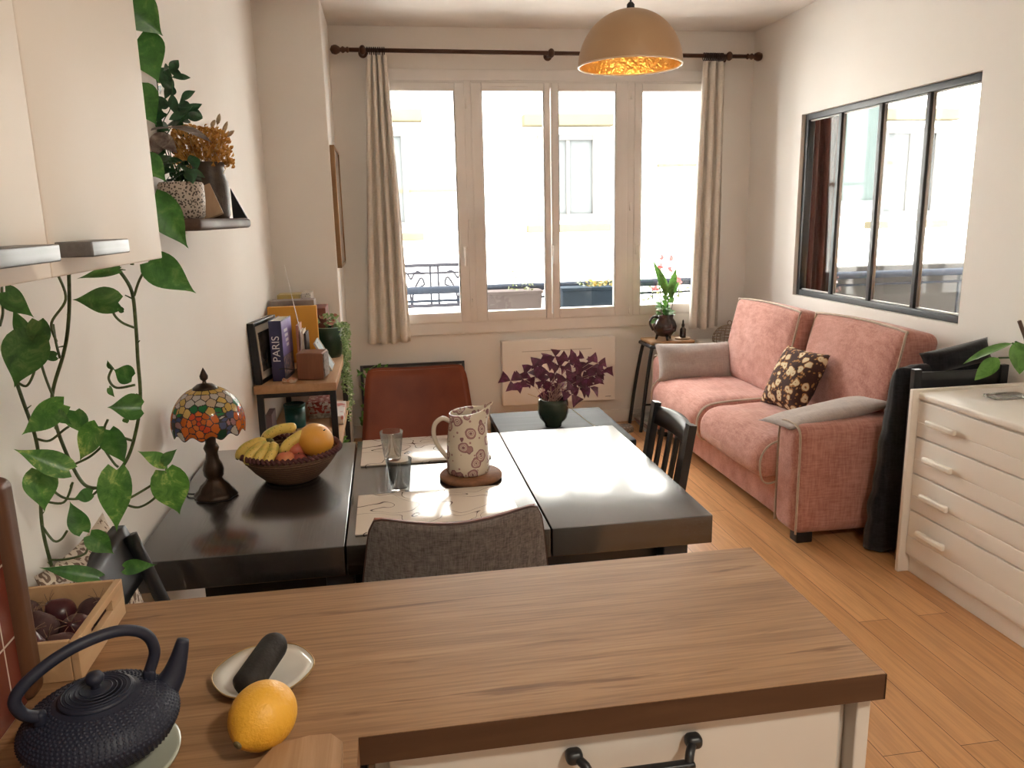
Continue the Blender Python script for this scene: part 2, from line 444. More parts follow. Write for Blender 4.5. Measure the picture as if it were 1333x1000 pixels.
for hx, hz in ((.568, 1.30), (1.20, 1.30), (1.822, 1.29)):
    h = MB().bbox(hx - .014, hx + .014, WB - .04, WB - .028, hz - .035, hz + .05, .005)
    h.bbox(hx - .009, hx + .009, WB - .062, WB - .03, hz + .02, hz + .04, .006)
    h.bbox(hx - .009, hx + .009, WB - .072, WB - .058, hz - .09, hz + .042, .006)
    h.build('window_handle', M('white_handle_metal', (.85, .82, .78), rough=.4, spec=.5), window)
for hx, zs in ((.603, (1.5, .95, 2.3)), (1.765, (.86, 2.36, 1.6))):
    for hz in zs: MB().tube([(hx, WB - .034, hz - .03), (hx, WB - .034, hz + .03)], .006, 8).build('window_hinge', M('white_handle_metal', (.85, .82, .78)), window)
MB().bbox(.78, 1.03, WB - .034, WB - .028, 2.405, 2.413, .002).build('air_vent', pvc_m, window)

# glazed black interior window in the right wall
g2 = MB(); t = .042
gx0, gx1 = WR + .026, WR + .076
def yframe(mb, y0, y1, z0, z1, w, x0, x1, r=.003):
    mb.bbox(x0, x1, y0, y0 + w, z0, z1, r); mb.bbox(x0, x1, y1 - w, y1, z0, z1, r)
    mb.bbox(x0, x1, y0 + w, y1 - w, z0, z0 + w, r); mb.bbox(x0, x1, y0 + w, y1 - w, z1 - w, z1, r)
yframe(g2, G0, G1, GZ0, GZ1, .036, gx0, gx1)
ys = [G0 + (G1 - G0) * k / 4 for k in (1, 2, 3)]
iw = struct('window_2', g2, darkframe)
for yy in ys:
    b = MB().bbox(gx0 + .004, gx1 - .01, yy - .015, yy + .015, GZ0 + .036, GZ1 - .036, .003)
    b.build('mullion', darkframe, iw)
for k in range(4):
    a, b_ = G0 + (G1 - G0) * k / 4, G0 + (G1 - G0) * (k + 1) / 4
    MB().box(WR + .05, WR + .054, a + .015, b_ - .015, GZ0 + .03, GZ1 - .03).build('pane', pane2_m, iw)
    bd = MB(); yframe(bd, a + .015, b_ - .015, GZ0 + .036, GZ1 - .036, .008, WR + .044, WR + .06, .002)
    bd.build('glazing_bead', M('pale_bead_metal', (.55, .55, .54), rough=.4), iw)

# bedroom window seen through it
bw = MB(); rect_frame(bw, B0, B1, BZ0 - .005, BZ1, .05, WB + .0, WB + .07)
bw.bbox(4.62, 4.68, WB + .0, WB + .07, BZ0, BZ1, .004)
bwin = struct('window_3', bw, pvc_m)
MB().box(B0 + .05, B1 - .05, WB + .03, WB + .034, BZ0 + .05, BZ1 - .05).build('pane', pane_m, bwin)
def wavy_curtain(name, x0a, x1a, x0b, x1b, y, z0, z1, nf, amp, mat, label, flare=0, phase=0):
    """folds: (x0a,x1a) at top, (x0b,x1b) at bottom"""
    nu = nf * 14; nv = 36; mb = MB()
    def P(u, v, off):
        zt = z1 + (z0 - z1) * v
        xa = x0a + (x1a - x0a) * u; xb = x0b + (x1b - x0b) * u
        w = v ** .8
        ph = 2 * PI * nf * u + phase + .35 * math.sin(3 * v + u * 5)
        a = amp * (.75 + .35 * v) * (1 + .25 * math.sin(5 * u * PI))
        x = xa * (1 - w) + xb * w + .3 * a * math.sin(2 * ph)
        return V((x, y + a * math.cos(ph) + off, zt + (.004 * math.sin(9 * u) if v == 1 else 0)))
    mb.shell(lambda u, v: P(u, v, 0), lambda u, v: V((0, -1, 0)), nu, nv, .003)
    o = mb.build(name, mat); return o
rc = wavy_curtain('curtain', 2.86, 3.36, 2.86, 3.34, WB - .13, .06, 2.6, 5, .035, redcurt, '')
tag(rc, 'long burgundy curtain seen through the black framed interior window', 'curtain')

# ------------------------------------------------------------------ rod and curtains
ROD_Y = WB - .11
rodm = wood('turned_walnut', (.05, .02, .010), (.085, .035, .018), (.12, .055, .03), 'x', 8, rough=.4)
rod = thing('curtain_rod', (1.24, ROD_Y, 2.63), 'turned dark wooden curtain rod with ball finials above the window', 'curtain rod')
zl, zr = 2.620, 2.604
def rz_(x): return zl + (zr - zl) * (x + .13) / 2.7
MB().tube([(-.16, ROD_Y, rz_(-.16)), (2.58, ROD_Y, rz_(2.58))], .0135, 14).build('pole', rodm, rod)
for sx, x in ((-1, -.16), (1, 2.58)):
    z = rz_(x); T = Matrix.Translation((x, ROD_Y, z)) @ Matrix.Rotation(PI / 2 * sx, 4, 'Y')
    MB().lathe([(.0135, -.01), (.02, .0), (.012, .012), (.022, .03), (.012, .045), (.020, .052), (.029, .07), (.030, .082), (.024, .1), (.004, .11)], T=T, seg=20).build('finial', rodm, rod)
for x in (-.065, 1.178, 2.44):
    b = MB().tube([(x, ROD_Y, rz_(x)), (x, WB, rz_(x) - .005)], .011, 10); b.sphere((x, ROD_Y - .012, rz_(x) - .002), .03, nu=16, nv=10, sc3=(.75, 1, 1)); b.lathe([(.03, 0), (.03, .01)], T=Matrix.Translation((x, WB - .01, rz_(x))) @ Matrix.Rotation(-PI / 2, 4, 'X'), seg=16)
    b.build('bracket', rodm, rod)
for x0, n, cl in ((-.035, 9, 1), (2.26, 11, 1)):
    for k in range(n):
        x = x0 + k * .0135
        pts = [(x + .001 * (k % 2), ROD_Y + .024 * math.cos(a), rz_(x) - .006 + .024 * math.sin(a)) for a in [2 * PI * i / 16 for i in range(16)]]
        MB().tube(pts, .0038, 6, closed=True).build('ring', M('dark_ring_wood', (.03, .014, .01), rough=.4), rod)
c1 = wavy_curtain('curtain', -.040, .088, -.145, .150, ROD_Y + .0, .70, 2.587, 4, .030, curtain_m, '')
tag(c1, 'natural linen curtain gathered at the end of the rod near the pillar', 'curtain', 'linen curtains')
c2 = wavy_curtain('curtain', 2.255, 2.415, 2.20, 2.425, ROD_Y + .0, .705, 2.568, 3, .034, curtain_m, '', phase=1.2)
tag(c2, 'natural linen curtain hanging beside the sofa corner, behind the wooden stool', 'curtain', 'linen curtains')

# electric heater
ht = thing('wall_heater', (1.225, WB - .07, .19), 'flat white electric panel heater on the wall under the window', 'heater')
MB().bbox(.802, 1.648, WB - .075, WB - .01, .19, .668, .006).build('front_panel', white_m, ht)
MB().bbox(.95, 1.47, WB - .0765, WB - .07, .585, .589, .001).build('air_slot', M('slot_shadow_grey', (.42, .38, .34), rough=.7), ht)
MB().bbox(1.575, 1.618, WB - .0765, WB - .07, .218, .222, .001).build('badge', M('badge_grey', (.05, .05, .05)), ht)

# picture on pillar side
pp = thing('picture_frame', (-.28, 5.18, 1.26), 'thin gold framed picture hung on the side of the pillar', 'picture')
pf = MB(); yframe(pf, 4.925, 5.46, 1.262, 1.985, .018, -.285, -.255)
pf.build('frame', M('antique_gold_frame', (.30, .17, .08), rough=.35, metal=.6), pp)
MB().box(-.285, -.262, 4.94, 5.45, 1.275, 1.975).build('print', M('muted_art_print', (.35, .28, .22), (.16, .11, .09), scale=4, rough=.3), pp)

# ------------------------------------------------------------------ outside
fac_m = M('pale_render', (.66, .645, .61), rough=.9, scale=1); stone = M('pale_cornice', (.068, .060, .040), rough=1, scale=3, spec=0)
gwin = M('street_glass', (.056, .060, .060), rough=1, spec=0)
oliv = M('shutter_grey', (.030, .038, .036), spec=0, rough=.9, scale=3)
FY = 13.0
bld = thing('apartment_building', (3, FY, -6), 'pale rendered apartment building across the street with framed windows', 'building')
MB().box(-9, 22, FY, FY + 3, -7, 9).build('facade', fac_m, bld)
def bwindow(cx, cz, w=1.15, h=2.0, dark=gwin):
    f = MB(); rect_frame(f, cx - w / 2, cx + w / 2, cz - h / 2, cz + h / 2, .09, FY - .1, FY + .02)
    f.bbox(cx - .03, cx + .03, FY - .08, FY, cz - h / 2, cz + h / 2, .005)
    o = f.build('window', M('pale_frame_paint', (.066, .065, .062), spec=0, rough=1), bld)
    MB().box(cx - w / 2 + .05, cx + w / 2 - .05, FY - .04, FY - .02, cz - h / 2 + .05, cz + h / 2 - .05).build('pane', dark, o)
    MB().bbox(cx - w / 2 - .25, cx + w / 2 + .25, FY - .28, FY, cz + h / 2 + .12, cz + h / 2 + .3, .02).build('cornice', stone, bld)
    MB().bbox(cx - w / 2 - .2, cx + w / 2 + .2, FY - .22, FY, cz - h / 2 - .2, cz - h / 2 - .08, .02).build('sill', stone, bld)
bwindow(3.05, 2.15, 1.0, 1.35)
for cx in (-.1, 6.2, 9.2, 12.6): bwindow(cx, 2.15, 1.1, 1.5)
for cx in (-.1, 3.05, 6.2, 9.2): bwindow(cx, 5.9, 1.1, 1.8); bwindow(cx, -2.4, 1.1, 1.8)
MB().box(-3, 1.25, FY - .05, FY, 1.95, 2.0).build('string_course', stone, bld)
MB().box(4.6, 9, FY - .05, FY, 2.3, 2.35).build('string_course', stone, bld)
for x in (1.5, 4.3): MB().tube([(x, FY - .08, -7), (x, FY - .08, 9)], .06, 8).build('downpipe', M('pipe_white', (.3, .29, .27)), bld)
# grey-green building end seen only from the bedroom window
ga, gb_ = PY(1088, 262, 11), PY(1146, 120, 11)
gb = thing('tall_building', ((ga.x + gb_.x) / 2, 11.6, -7), 'grey green building wall seen through the black interior window', 'building')
MB().box(ga.x, gb_.x, 11.0, 12.2, ga.z, gb_.z + 2).build('facade', oliv, gb)
MB().box(ga.x - .05, gb_.x + .05, 10.95, 12.2, ga.z - .10, ga.z).build('ledge', M('ledge_grey', (.14, .14, .14)), gb)
MB().box(ga.x + .2, gb_.x, 11.3, 12.2, -7, ga.z - .1).build('lower_wall', fac_m, gb)
# wrought iron balcony across the street
bal = thing('balcony', (.2, FY - .6, -.3), 'wrought iron balcony with scrolls on the building opposite', 'balcony')
iron = M('grey_iron', (.012, .012, .014), rough=1, spec=0)
pa, pb = PY(505, 347, FY - .8), PY(602, 345, FY - .8); bz1 = pa.z; pc = PY(560, 398, FY - .8); bz0 = pc.z
bx0, bx1 = pa.x - .8, pb.x + .12
r_ = MB(); r_.tube([(bx0, FY - .8, bz1), (bx1, FY - .8, bz1)], .03, 6); r_.tube([(bx0, FY - .8, bz0), (bx1, FY - .8, bz0)], .03, 6); r_.tube([(bx0, FY - .8, bz1 - .12), (bx1, FY - .8, bz1 - .12)], .02, 6)
r_.build('rail', iron, bal)
xx = bx0
while xx + .62 < bx1 + .02:
    s_ = MB()
    for dx in (0, .12): s_.tube([(xx + dx, FY - .8, bz0), (xx + dx, FY - .8, bz1)], .018, 5)
    cx = xx + .42; cz = (bz0 + bz1) / 2
    for q in (-1, 1):
        s_.tube(cat([(cx + q * .01, FY - .8, bz0), (cx + q * .03, FY - .8, cz - .1), (cx + q * .15, FY - .8, cz + .12), (cx + q * .2, FY - .8, cz + .02), (cx + q * .12, FY - .8, cz - .02)], 5), .017, 5)
        s_.tube(cat([(cx, FY - .8, cz + .1), (cx + q * .09, FY - .8, cz + .22), (cx + q * .2, FY - .8, bz1 - .14)], 5), .015, 5)
    s_.build('baluster', iron, bal); xx += .72
MB().box(bx0, bx1, FY - .85, FY, bz0 - .35, bz0 - .12).build('slab', fac_m, bal)
# own balcony: slab, rail, planters
struct('balcony_floor', MB().box(-1, 6.5, WB + .28, 6.75, .2, .35), M('balcony_concrete', (.5, .48, .45), rough=.9))
RY = 6.6
p1, p2 = PY(530, 380, RY), PY(870, 366, RY)
rail = thing('balcony_railing', (2, RY, .35), 'dark steel handrail of the balcony outside the window', 'railing')
rzv = (p1.z + p2.z) / 2
rl = MB().tube([(-1, RY, rzv), (6.4, RY, rzv)], .034, 10); rl.build('handrail', M('slate_blue_metal', (.014, .018, .026), rough=.8, spec=.08), rail)
MB().tube([(-1, RY, rzv - .09), (6.4, RY, rzv - .09)], .012, 6).build('lower_rail', M('slate_blue_metal', (.020, .025, .035)), rail)
for x in (-.7, 1.35, 1.62, 2.75, 3.9, 5.3): MB().tube([(x, RY, .35), (x, RY, rzv)], .012, 6).build('post', M('slate_blue_metal', (.020, .025, .035)), rail)
def planter(px0, px1, pyt, pyb, y, mat, label, soil=True):
    a, b, c = PY(px0, pyt, y), PY(px1, pyt, y), PY((px0 + px1) / 2, pyb, y)
    zt = a.z; zb = zt - .24
    t = thing('planter_box', ((a.x + b.x) / 2, y, zb), label, 'planter', group=None)
    bx = MB()
    n = 1
    x0, x1 = a.x, b.x
    def fn(P):
        k = 1 - .12 * (1 - (P.z + .12) / .24); return V((P.x * (1 - .03 * (1 - (P.z + .12) / .24)), P.y * k, P.z))
    bx.soft(((x0 + x1) / 2, y, zt - .12), (x1 - x0, .2, .24), .012, n=4, rn=2, fn=fn)
    bx.build('trough', mat, t)
    MB().bbox(x0 - .008, x1 + .008, y - .11, y + .11, zt - .02, zt + .006, .005).build('rim', mat, t)
    br = MB()
    for x in (x0 + .1, x1 - .1): br.tube(cat([(x, y - .09, zt - .23), (x, RY - .02, zt - .2), (x, RY - .005, zt + .04), (x, RY, rzv - .06)], 4), .007, 6)
    br.build('hanger', M('slate_blue_metal', (.020, .025, .035)), t)
    return t, x0, x1, zt
lm1 = leaf_mat('balcony_leaf', (.04, .06, .02), (.10, .11, .03)); ylw = leaf_mat('yellow_bloom', (.18, .10, .01), (.22, .16, .03))
pk = leaf_mat('pink_bloom', (.25, .03, .035), (.3, .08, .08))
def bush(name, parent, x0, x1, y, z, h, n, mat, size=.035, seed=1):
    rr = random.Random(seed); mb = MB()
    for k in range(n):
        p = V((rr.uniform(x0, x1), y + rr.uniform(-.07, .07), z + rr.random() ** 1.3 * h)); d = V((rr.gauss(0, 1), rr.gauss(0, 1), rr.uniform(-.2, 1))).normalized()
        mb.leaf(p, p + d * size * rr.uniform(.7, 1.4), size * .5, V((rr.gauss(0, 1), -1, rr.gauss(0, 1))), shape='oval', nu=2, nv=3)
    return mb.build(name, mat, parent)
t_, x0, x1, zt = planter(632, 703, 380, 400, RY - .14, M('weathered_grey_trough', (.060, .050, .048), rough=1, spec=0), 'grey trough planter with sparse twigs hanging inside the balcony rail')
bush('foliage', t_, x1 - .28, x1 - .02, RY - .14, zt, .17, 60, lm1, .03, 3)
t_, x0, x1, zt = planter(729, 806, 375, 396, RY - .14, M('slate_blue_trough', (.012, .018, .025), rough=.9, spec=.05), 'slate blue trough planter with yellowing plants on the balcony rail')
bush('foliage', t_, x0 + .25, x1, RY - .14, zt - .0, .06, 90, ylw, .03, 5); bush('sprigs', t_, x0 + .15, x1, RY - .14, zt - .0, .05, 60, lm1, .03, 6)
t_, x0, x1, zt = planter(842, 905, 392, 412, RY - .14, M('white_trough', (.3, .28, .26), rough=.7), 'white planter with pink flowers on the balcony behind the stool')
stf = MB(); rr = random.Random(11)
heads = []
for k in range(9):
    xh = x0 + .05 + rr.random() * (x1 - x0 - .1); top = V((xh + rr.uniform(-.06, .06), RY - .14, zt + rr.uniform(.1, .38)))
    stf.tube(cat([(xh, RY - .14, zt - .03), ((xh + top.x) / 2 + .01, RY - .14, (zt + top.z) / 2), top], 4), .003, 5); heads.append(top)
stf.build('stem', lm1, t_)
bl = MB()
for h_ in heads:
    for k in range(9):
        a = rr.random() * 6.3; bl.leaf(h_, h_ + V((math.cos(a) * .03, rr.uniform(-.02, .01), math.sin(a) * .03)), .018, (0, -1, 0), shape='oval', nu=2, nv=3)
bl.build('blossoms', pk, t_)
bush('foliage', t_, x0, x1, RY - .14, zt, .14, 50, lm1, .035, 9)
# balcony parapet and pot in front of bedroom
struct('wall_parapet', MB().bbox(3.3, 6.4, RY + .05, RY + .17, .2, 1.03, .01), M('parapet_grey', (.055, .053, .05), rough=1, spec=0, scale=5))
pt = thing('potted_shrub', (3.62, 6.2, .35), 'small dark leaved shrub on the balcony seen through the interior window', 'plant')
MB().lathe([(.10, .35), (.14, .62), (.15, .62), (.15, .66), (.13, .66), (.12, .6)], (3.62, 6.2, 0), 20).build('pot', M('balcony_clay', (.25, .12, .08)), pt)
mb = MB(); rr = random.Random(4)
for k in range(220):
    d = V((rr.gauss(0, 1), rr.gauss(0, 1), rr.gauss(0, 1))).normalized() * .2 * rr.random() ** .4; p = V((3.62, 6.2, .90)) + d
    mb.leaf(p, p + V((rr.gauss(0, 1), rr.gauss(0, 1), rr.gauss(0, 1))).normalized() * .05, .025, (0, -1, 0), shape='oval', nu=2, nv=3)
mb.build('foliage', leaf_mat('dark_shrub_leaf', (.02, .03, .02), (.08, .03, .03)), pt)
struct('ground', MB().box(-20, 30, 5.9, 60, -7.2, -7.0), M('street_asphalt', (.3, .3, .3), rough=.9))
# ------------------------------------------------------------------ SOFA
sofa = thing('sofa', (2.25, 4.19, 0), 'dusty pink two seat fabric sofa with beige piping against the right wall', 'sofa')
SX = 1.83
def pip(pts, r=.0055, closed=True, parent=None, n=5, name='piping'):
    return MB().tube(cat(pts, n, closed), r, 6, closed=closed).build(name, piping_m, parent)
MB().soft((2.24, 4.19, .175), (.74, 1.66, .25), .02, n=6).build('base', pink_m, sofa)
def arm(y0, y1, yfront_sign):
    def fn(P):
        return P
    a = MB().soft((2.24, (y0 + y1) / 2, .315), (.84, y1 - y0, .53), .055, n=12, rn=5, bulge=(.004, .006, .008)).build('arm', pink_m, sofa)
    # piping around the arm's front face
    e = .028; zt = .575; pts = []
    x = SX - .008
    pts = [(x + .012, y0 + .002, .06), (x + .012, y0 + .002, .3), (x + .012, y0 + .004, .50), (x + .012, y0 + .018, .56), (x + .010, y0 + .06, zt + .006), (x + .010, y1 - .06, zt + .006), (x + .012, y1 - .018, .56), (x + .012, y1 - .004, .5), (x + .012, y1 - .002, .3), (x + .012, y1 - .002, .06)]
    MB().tube(cat(pts, 6), .0055, 6).build('piping', piping_m, a)
    return a
arm(3.185, 3.39, 1); arm(5.0, 5.2, -1)
MB().soft((2.57, 4.19, .40), (.16, 2.0, .70), .04, n=8, rn=4).build('back_frame', pink_m, sofa)
def wrinkle(P, k=1.0, s=6, seed=0):
    return mnoise.noise(V((P.x * s * 2.4 + seed, P.y * s, P.z * s))) * .006 * k
def seat(y0, y1, seed):
    c = ((1.745 + 2.47) / 2, (y0 + y1) / 2, .36); hx = .3625
    def fn(P):
        P = P.copy(); P.z += wrinkle(P, 1.3, 5, seed) if P.z > 0 else 0
        if P.x < -hx * .55: P.z -= (abs(P.x) / hx - .55) ** 2 * .10 * 1.2
        return P
    q = MB().soft(c, (.725, y1 - y0 - .006, .20), .085, bulge=(.012, .0, .022), n=20, rn=6, fn=fn).build('seat_cushion', pink_m, sofa)
    for yy in (y0 + .006, y1 - .006):
        x0 = 1.752; pts = [(2.30, yy, .468), (2.1, yy, .47), (1.90, yy, .462), (1.81, yy, .445), (x0 + .012, yy, .40), (x0 - .002, yy, .34), (x0 + .012, yy, .265), (x0 + .05, yy, .242), (x0 + .10, yy, .26), (x0 + .115, yy, .30)]
        MB().tube(cat(pts, 5), .005, 6).build('piping', piping_m, q)
    return q
seat(3.395, 4.19, 0); seat(4.19, 4.995, 9)
def back_cushion(y0, y1, seed, dx=0):
    cy = (y0 + y1) / 2; h = .53; L = y1 - y0 - .01
    T = TR((2.445 + dx, cy, .705), 0, math.radians(12), 0)
    def fn(P):
        P = P.copy(); P.x += wrinkle(P, 1.6, 4, seed); return P
    q = MB().soft((0, 0, 0), (.21, L, h), .05, bulge=(.032, .006, .012), T=T, n=18, rn=5, fn=fn).build('back_cushion', pink_m, sofa)
    for xs in (-.088,):
        a, b = L / 2 - .012, h / 2 - .010
        pts = [(xs, -a, -b), (xs, -a - .003, 0), (xs, -a, b - .03), (xs, -a + .03, b), (xs, 0, b + .014), (xs, a - .03, b), (xs, a, b - .03), (xs, a + .003, 0), (xs, a, -b)]
        MB().tube([T @ p for p in cat(pts, 6)], .006, 6).build('piping', piping_m, q)
    return q
back_cushion(3.32, 4.150, 2, .02); back_cushion(4.170, 5.0, 7, -.05)
for x in (1.90, 2.56):
    for y in (3.25, 5.13): MB().bbox(x - .04, x + .04, y - .035, y + .035, 0, .052, .006).build('foot', black_wood2, sofa)

# pillows on the sofa
p = MB().pillow(TR((2.05, 4.93, .565), math.radians(62), math.radians(0), math.radians(-6)), .56, .27, .13, 22)
tag(p.build('throw_pillow', grey_pil), 'greige oblong pillow leaning on the far sofa arm beside the stool', 'pillow')
flor = None
def floral():
    mt, nt, b, out = new_mat('brown_cream_floral_cloth')
    co = coords(nt); nz = N(nt, 'ShaderNodeTexNoise'); nz.inputs['Scale'].default_value = 22; nt.links.new(co, nz.inputs['Vector'])
    c2 = mix(nt, .035, co, nz.outputs['Color'])
    v = N(nt, 'ShaderNodeTexVoronoi'); v.inputs['Scale'].default_value = 22; nt.links.new(c2, v.inputs['Vector'])
    a = ramp(nt, v.outputs['Distance'], [(0, (.30, .12, .04)), (.12, (.66, .55, .36)), (.40, (.36, .17, .06)), (.48, (.045, .016, .012))], 'CONSTANT')
    v2 = N(nt, 'ShaderNodeTexVoronoi'); v2.inputs['Scale'].default_value = 46; nt.links.new(c2, v2.inputs['Vector'])
    bb = ramp(nt, v2.outputs['Distance'], [(0, (.55, .40, .22)), (.12, (.35, .16, .05)), (.30, (.045, .016, .012))], 'CONSTANT')
    sw = ramp(nt, v.outputs['Distance'], [(0, (0, 0, 0)), (.48, (1, 1, 1))], 'CONSTANT')
    nt.links.new(mix(nt, sw, a, bb), b.inputs['Base Color']); b.inputs['Roughness'].default_value = .9
    return mt
T = TR((2.20, 3.93, .635), math.radians(0), math.radians(-62), math.radians(8)) @ Matrix.Rotation(math.radians(0), 4, 'Z')
tag(MB().pillow(T, .36, .36, .15, 20).build('throw_pillow', floral()), 'square pillow in a brown and cream floral print standing mid sofa', 'pillow')
T = TR((2.075, 3.385, .590), math.radians(-5), math.radians(-8), math.radians(4))
tag(MB().pillow(T, .58, .28, .075, 22).build('throw_pillow', grey_pil), 'greige oblong pillow lying flat over the near sofa arm', 'pillow')

# ------------------------------------------------------------------ WOODEN STOOL corner
stw = wood('honey_oak', (.30, .15, .06), (.42, .23, .10), (.50, .30, .14), 'x', 10, rough=.4)
SZ = .655; scx, scy = 2.0, 5.375
stool = thing('stool', (scx, scy, 0), 'metal legged stool with a wooden seat in the corner beside the sofa', 'stool')
MB().soft((scx, scy, SZ - .012), (.33, .25, .024), .011, n=5, rn=3).build('seat', stw, stool)
MB().tube(cat([(scx - .165, scy - .10, SZ - .035), (scx - .14, scy - .13, SZ - .035), (scx + .14, scy - .13, SZ - .035), (scx + .165, scy - .1, SZ - .035), (scx + .165, scy + .1, SZ - .035), (scx + .14, scy + .12, SZ - .035), (scx - .14, scy + .12, SZ - .035), (scx - .165, scy + .1, SZ - .035)], 5, True), .012, 8, closed=True).build('seat_frame', black_metal, stool)
for sx, sy in ((-1, -1), (1, -1), (1, 1), (-1, 1)):
    MB().tube(cat([(scx + sx * .13, scy + sy * .085, SZ - .04), (scx + sx * .155, scy + sy * .10, SZ - .07), (scx + sx * .20, scy + sy * .12, .3), (scx + sx * .235, scy + sy * .13, .002)], 6), .013, 8).build('leg', black_metal, stool)
MB().tube([(scx - .21, scy - .12, .2), (scx + .21, scy - .12, .2)], .008, 6).build('stretcher', black_metal, stool)
jc = V((1.965, 5.34, SZ))
jug = thing('potted_plant', jc, 'dark brown three footed jug on the stool holding an upright leafy plant', 'plant')
brn = M('brown_glazed_clay', (.035, .014, .010), (.02, .01, .008), rough=.18, spec=.7, scale=8)
J = MB().lathe([(.01, .022), (.05, .03), (.08, .065), (.086, .10), (.075, .135), (.058, .158), (.064, .185), (.058, .185), (.052, .158), (.068, .13), (.07, .1)], jc, 32, cap=True)
jb = J.build('jug', brn, jug)
for a in (.5, 2.6, 4.7): MB().tube([jc + V((.05 * math.cos(a), .05 * math.sin(a), .038)), jc + V((.062 * math.cos(a), .062 * math.sin(a), 0))], [.012, .007], 8).build('foot', brn, jb)
MB().tube(cat([jc + V((-.055, -.01, .165)), jc + V((-.095, -.02, .17)), jc + V((-.118, -.02, .13)), jc + V((-.09, -.01, .075))], 6), .0085, 8).build('handle', brn, jb)
MB().lathe([(.001, .15), (.056, .152)], jc, 20, cap=False).build('soil', M('potting_soil', (.03, .018, .01), rough=1, scale=40, bmp=.8), jug)
upl = leaf_mat('fresh_green_leaf', (.05, .16, .025), (.12, .28, .06)); upd = leaf_mat('dark_green_leaf', (.015, .05, .015), (.04, .11, .03))
b0 = jc + V((0, 0, .15))
lf = MB(); rr = random.Random(5)
def cane(mb, b, t, r=.004): mb.tube(cat([b, (b + t) / 2 + V((.01, 0, 0)), t], 4), r, 6)
st = MB()
for d, L, w_ in (((-.10, -.02, .42), .20, .05), ((-.055, -.03, .36), .22, .055), ((.07, -.02, .36), .22, .055), ((.10, 0, .26), .12, .04)):
    tip = b0 + V(d); base = b0 + V((.02, 0, .14)) + (tip - b0 - V((.02, 0, .14))) * .12
    lf.leaf(base, tip, w_, (0, -1, .3), shape='lance', fold=.3, droop=.02)
cane(st, b0, b0 + V((.02, 0, .17))); cane(st, b0 + V((-.03, 0, 0)), b0 + V((-.05, 0, .26)), .003); cane(st, b0 + V((.03, .02, 0)), b0 + V((.06, 0, .16)), .003)
for k in range(26):
    a = rr.random() * 6.28; r0 = rr.random() * .02; h = rr.random() * .09
    p0 = b0 + V((math.cos(a) * r0 - .01, math.sin(a) * r0, h)); p1 = b0 + V((math.cos(a) * (.05 + rr.random() * .05) - .015, math.sin(a) * .06, h + rr.uniform(-.03, .05)))
    lf.leaf(p0, p1, .045, (0, -.6, 1), shape='oval', droop=.15)
for k in range(8):
    z = .1 + k * .018; sgn = 1 if k % 2 else -1
    lf.leaf(b0 + V((.02, 0, z)), b0 + V((.02 + sgn * .045, -.01, z + .035)), .04, (0, -1, .3), shape='oval')
lf.build('foliage', upl, jug); st.build('stem', upd, jug)
oc = V((2.10, 5.33, SZ))
MB_ = MB().lathe([(.001, 0), (.055, 0), (.056, .010), (.001, .012)], oc, 28)
tag(MB_.build('coaster', wood('birch_slice', (.45, .3, .17), (.55, .4, .25), (.6, .45, .3), 'x')), 'round pale wooden coaster on the stool under a small bottle', 'coaster')
dbt = thing('dropper_bottle', oc + V((0, 0, .012)), 'small dark dropper bottle standing on the stool coaster', 'bottle')
q = oc + V((0, 0, .012))
MB().lathe([(.0, 0), (.021, 0), (.022, .008), (.022, .06), (.009, .075), (.009, .08)], q, 20).build('bottle', M('amber_glass_dark', (.02, .010, .008), rough=.1, spec=.8), dbt)
MB().lathe([(.011, .078), (.011, .096), (.007, .1), (.006, .12), (.003, .128), (.0, .129)], q, 16).build('dropper_cap', M('black_rubber', (.01, .01, .01)), dbt)
# corner side table + wicker cloche
ct = thing('side_table', (2.44, 5.39, 0), 'low white cloth covered side table in the corner behind the sofa', 'table')
MB().soft((2.46, 5.375, .60), (.36, .33, .03), .012, n=4).build('table_top', fabric('white_table_cloth', (.62, .58, .53), (.7, .66, .61)), ct)
for sx in (-1, 1):
    for sy in (-1, 1): MB().bbox(2.46 + sx * .15 - .012, 2.46 + sx * .15 + .012, 5.375 + sy * .13 - .012, 5.375 + sy * .13 + .012, 0, .587, .002).build('leg', white_m, ct)
cc = V((2.46, 5.34, .616)); wick = M('pale_wicker', (.30, .23, .17), rough=.8)
clo = thing('wicker_cloche', cc, 'round open wicker dome basket in the corner behind the sofa', 'basket')
wk = MB()
for z, r in ((.008, .115), (.03, .118), (.05, .115), (.07, .105), (.09, .09), (.108, .068), (.12, .04)):
    wk.tube([cc + V((r * math.cos(a), r * math.sin(a), z)) for a in [2 * PI * i / 32 for i in range(32)]], .003, 5, closed=True)
wk.build('hoops', wick, clo)
rb = MB()
for k in range(22):
    a = 2 * PI * k / 22
    rb.tube(cat([cc + V((r * math.cos(a), r * math.sin(a), z)) for r, z in ((.115, 0), (.119, .035), (.105, .07), (.068, .108), (.02, .125))], 3), .0022, 5)
rb.build('ribs', wick, clo)
MB().tube([cc + V((.016 * math.cos(a), 0, .14 + .016 * math.sin(a))) for a in [2 * PI * i / 14 for i in range(14)]], .004, 6, closed=True).build('knob', wick, clo)
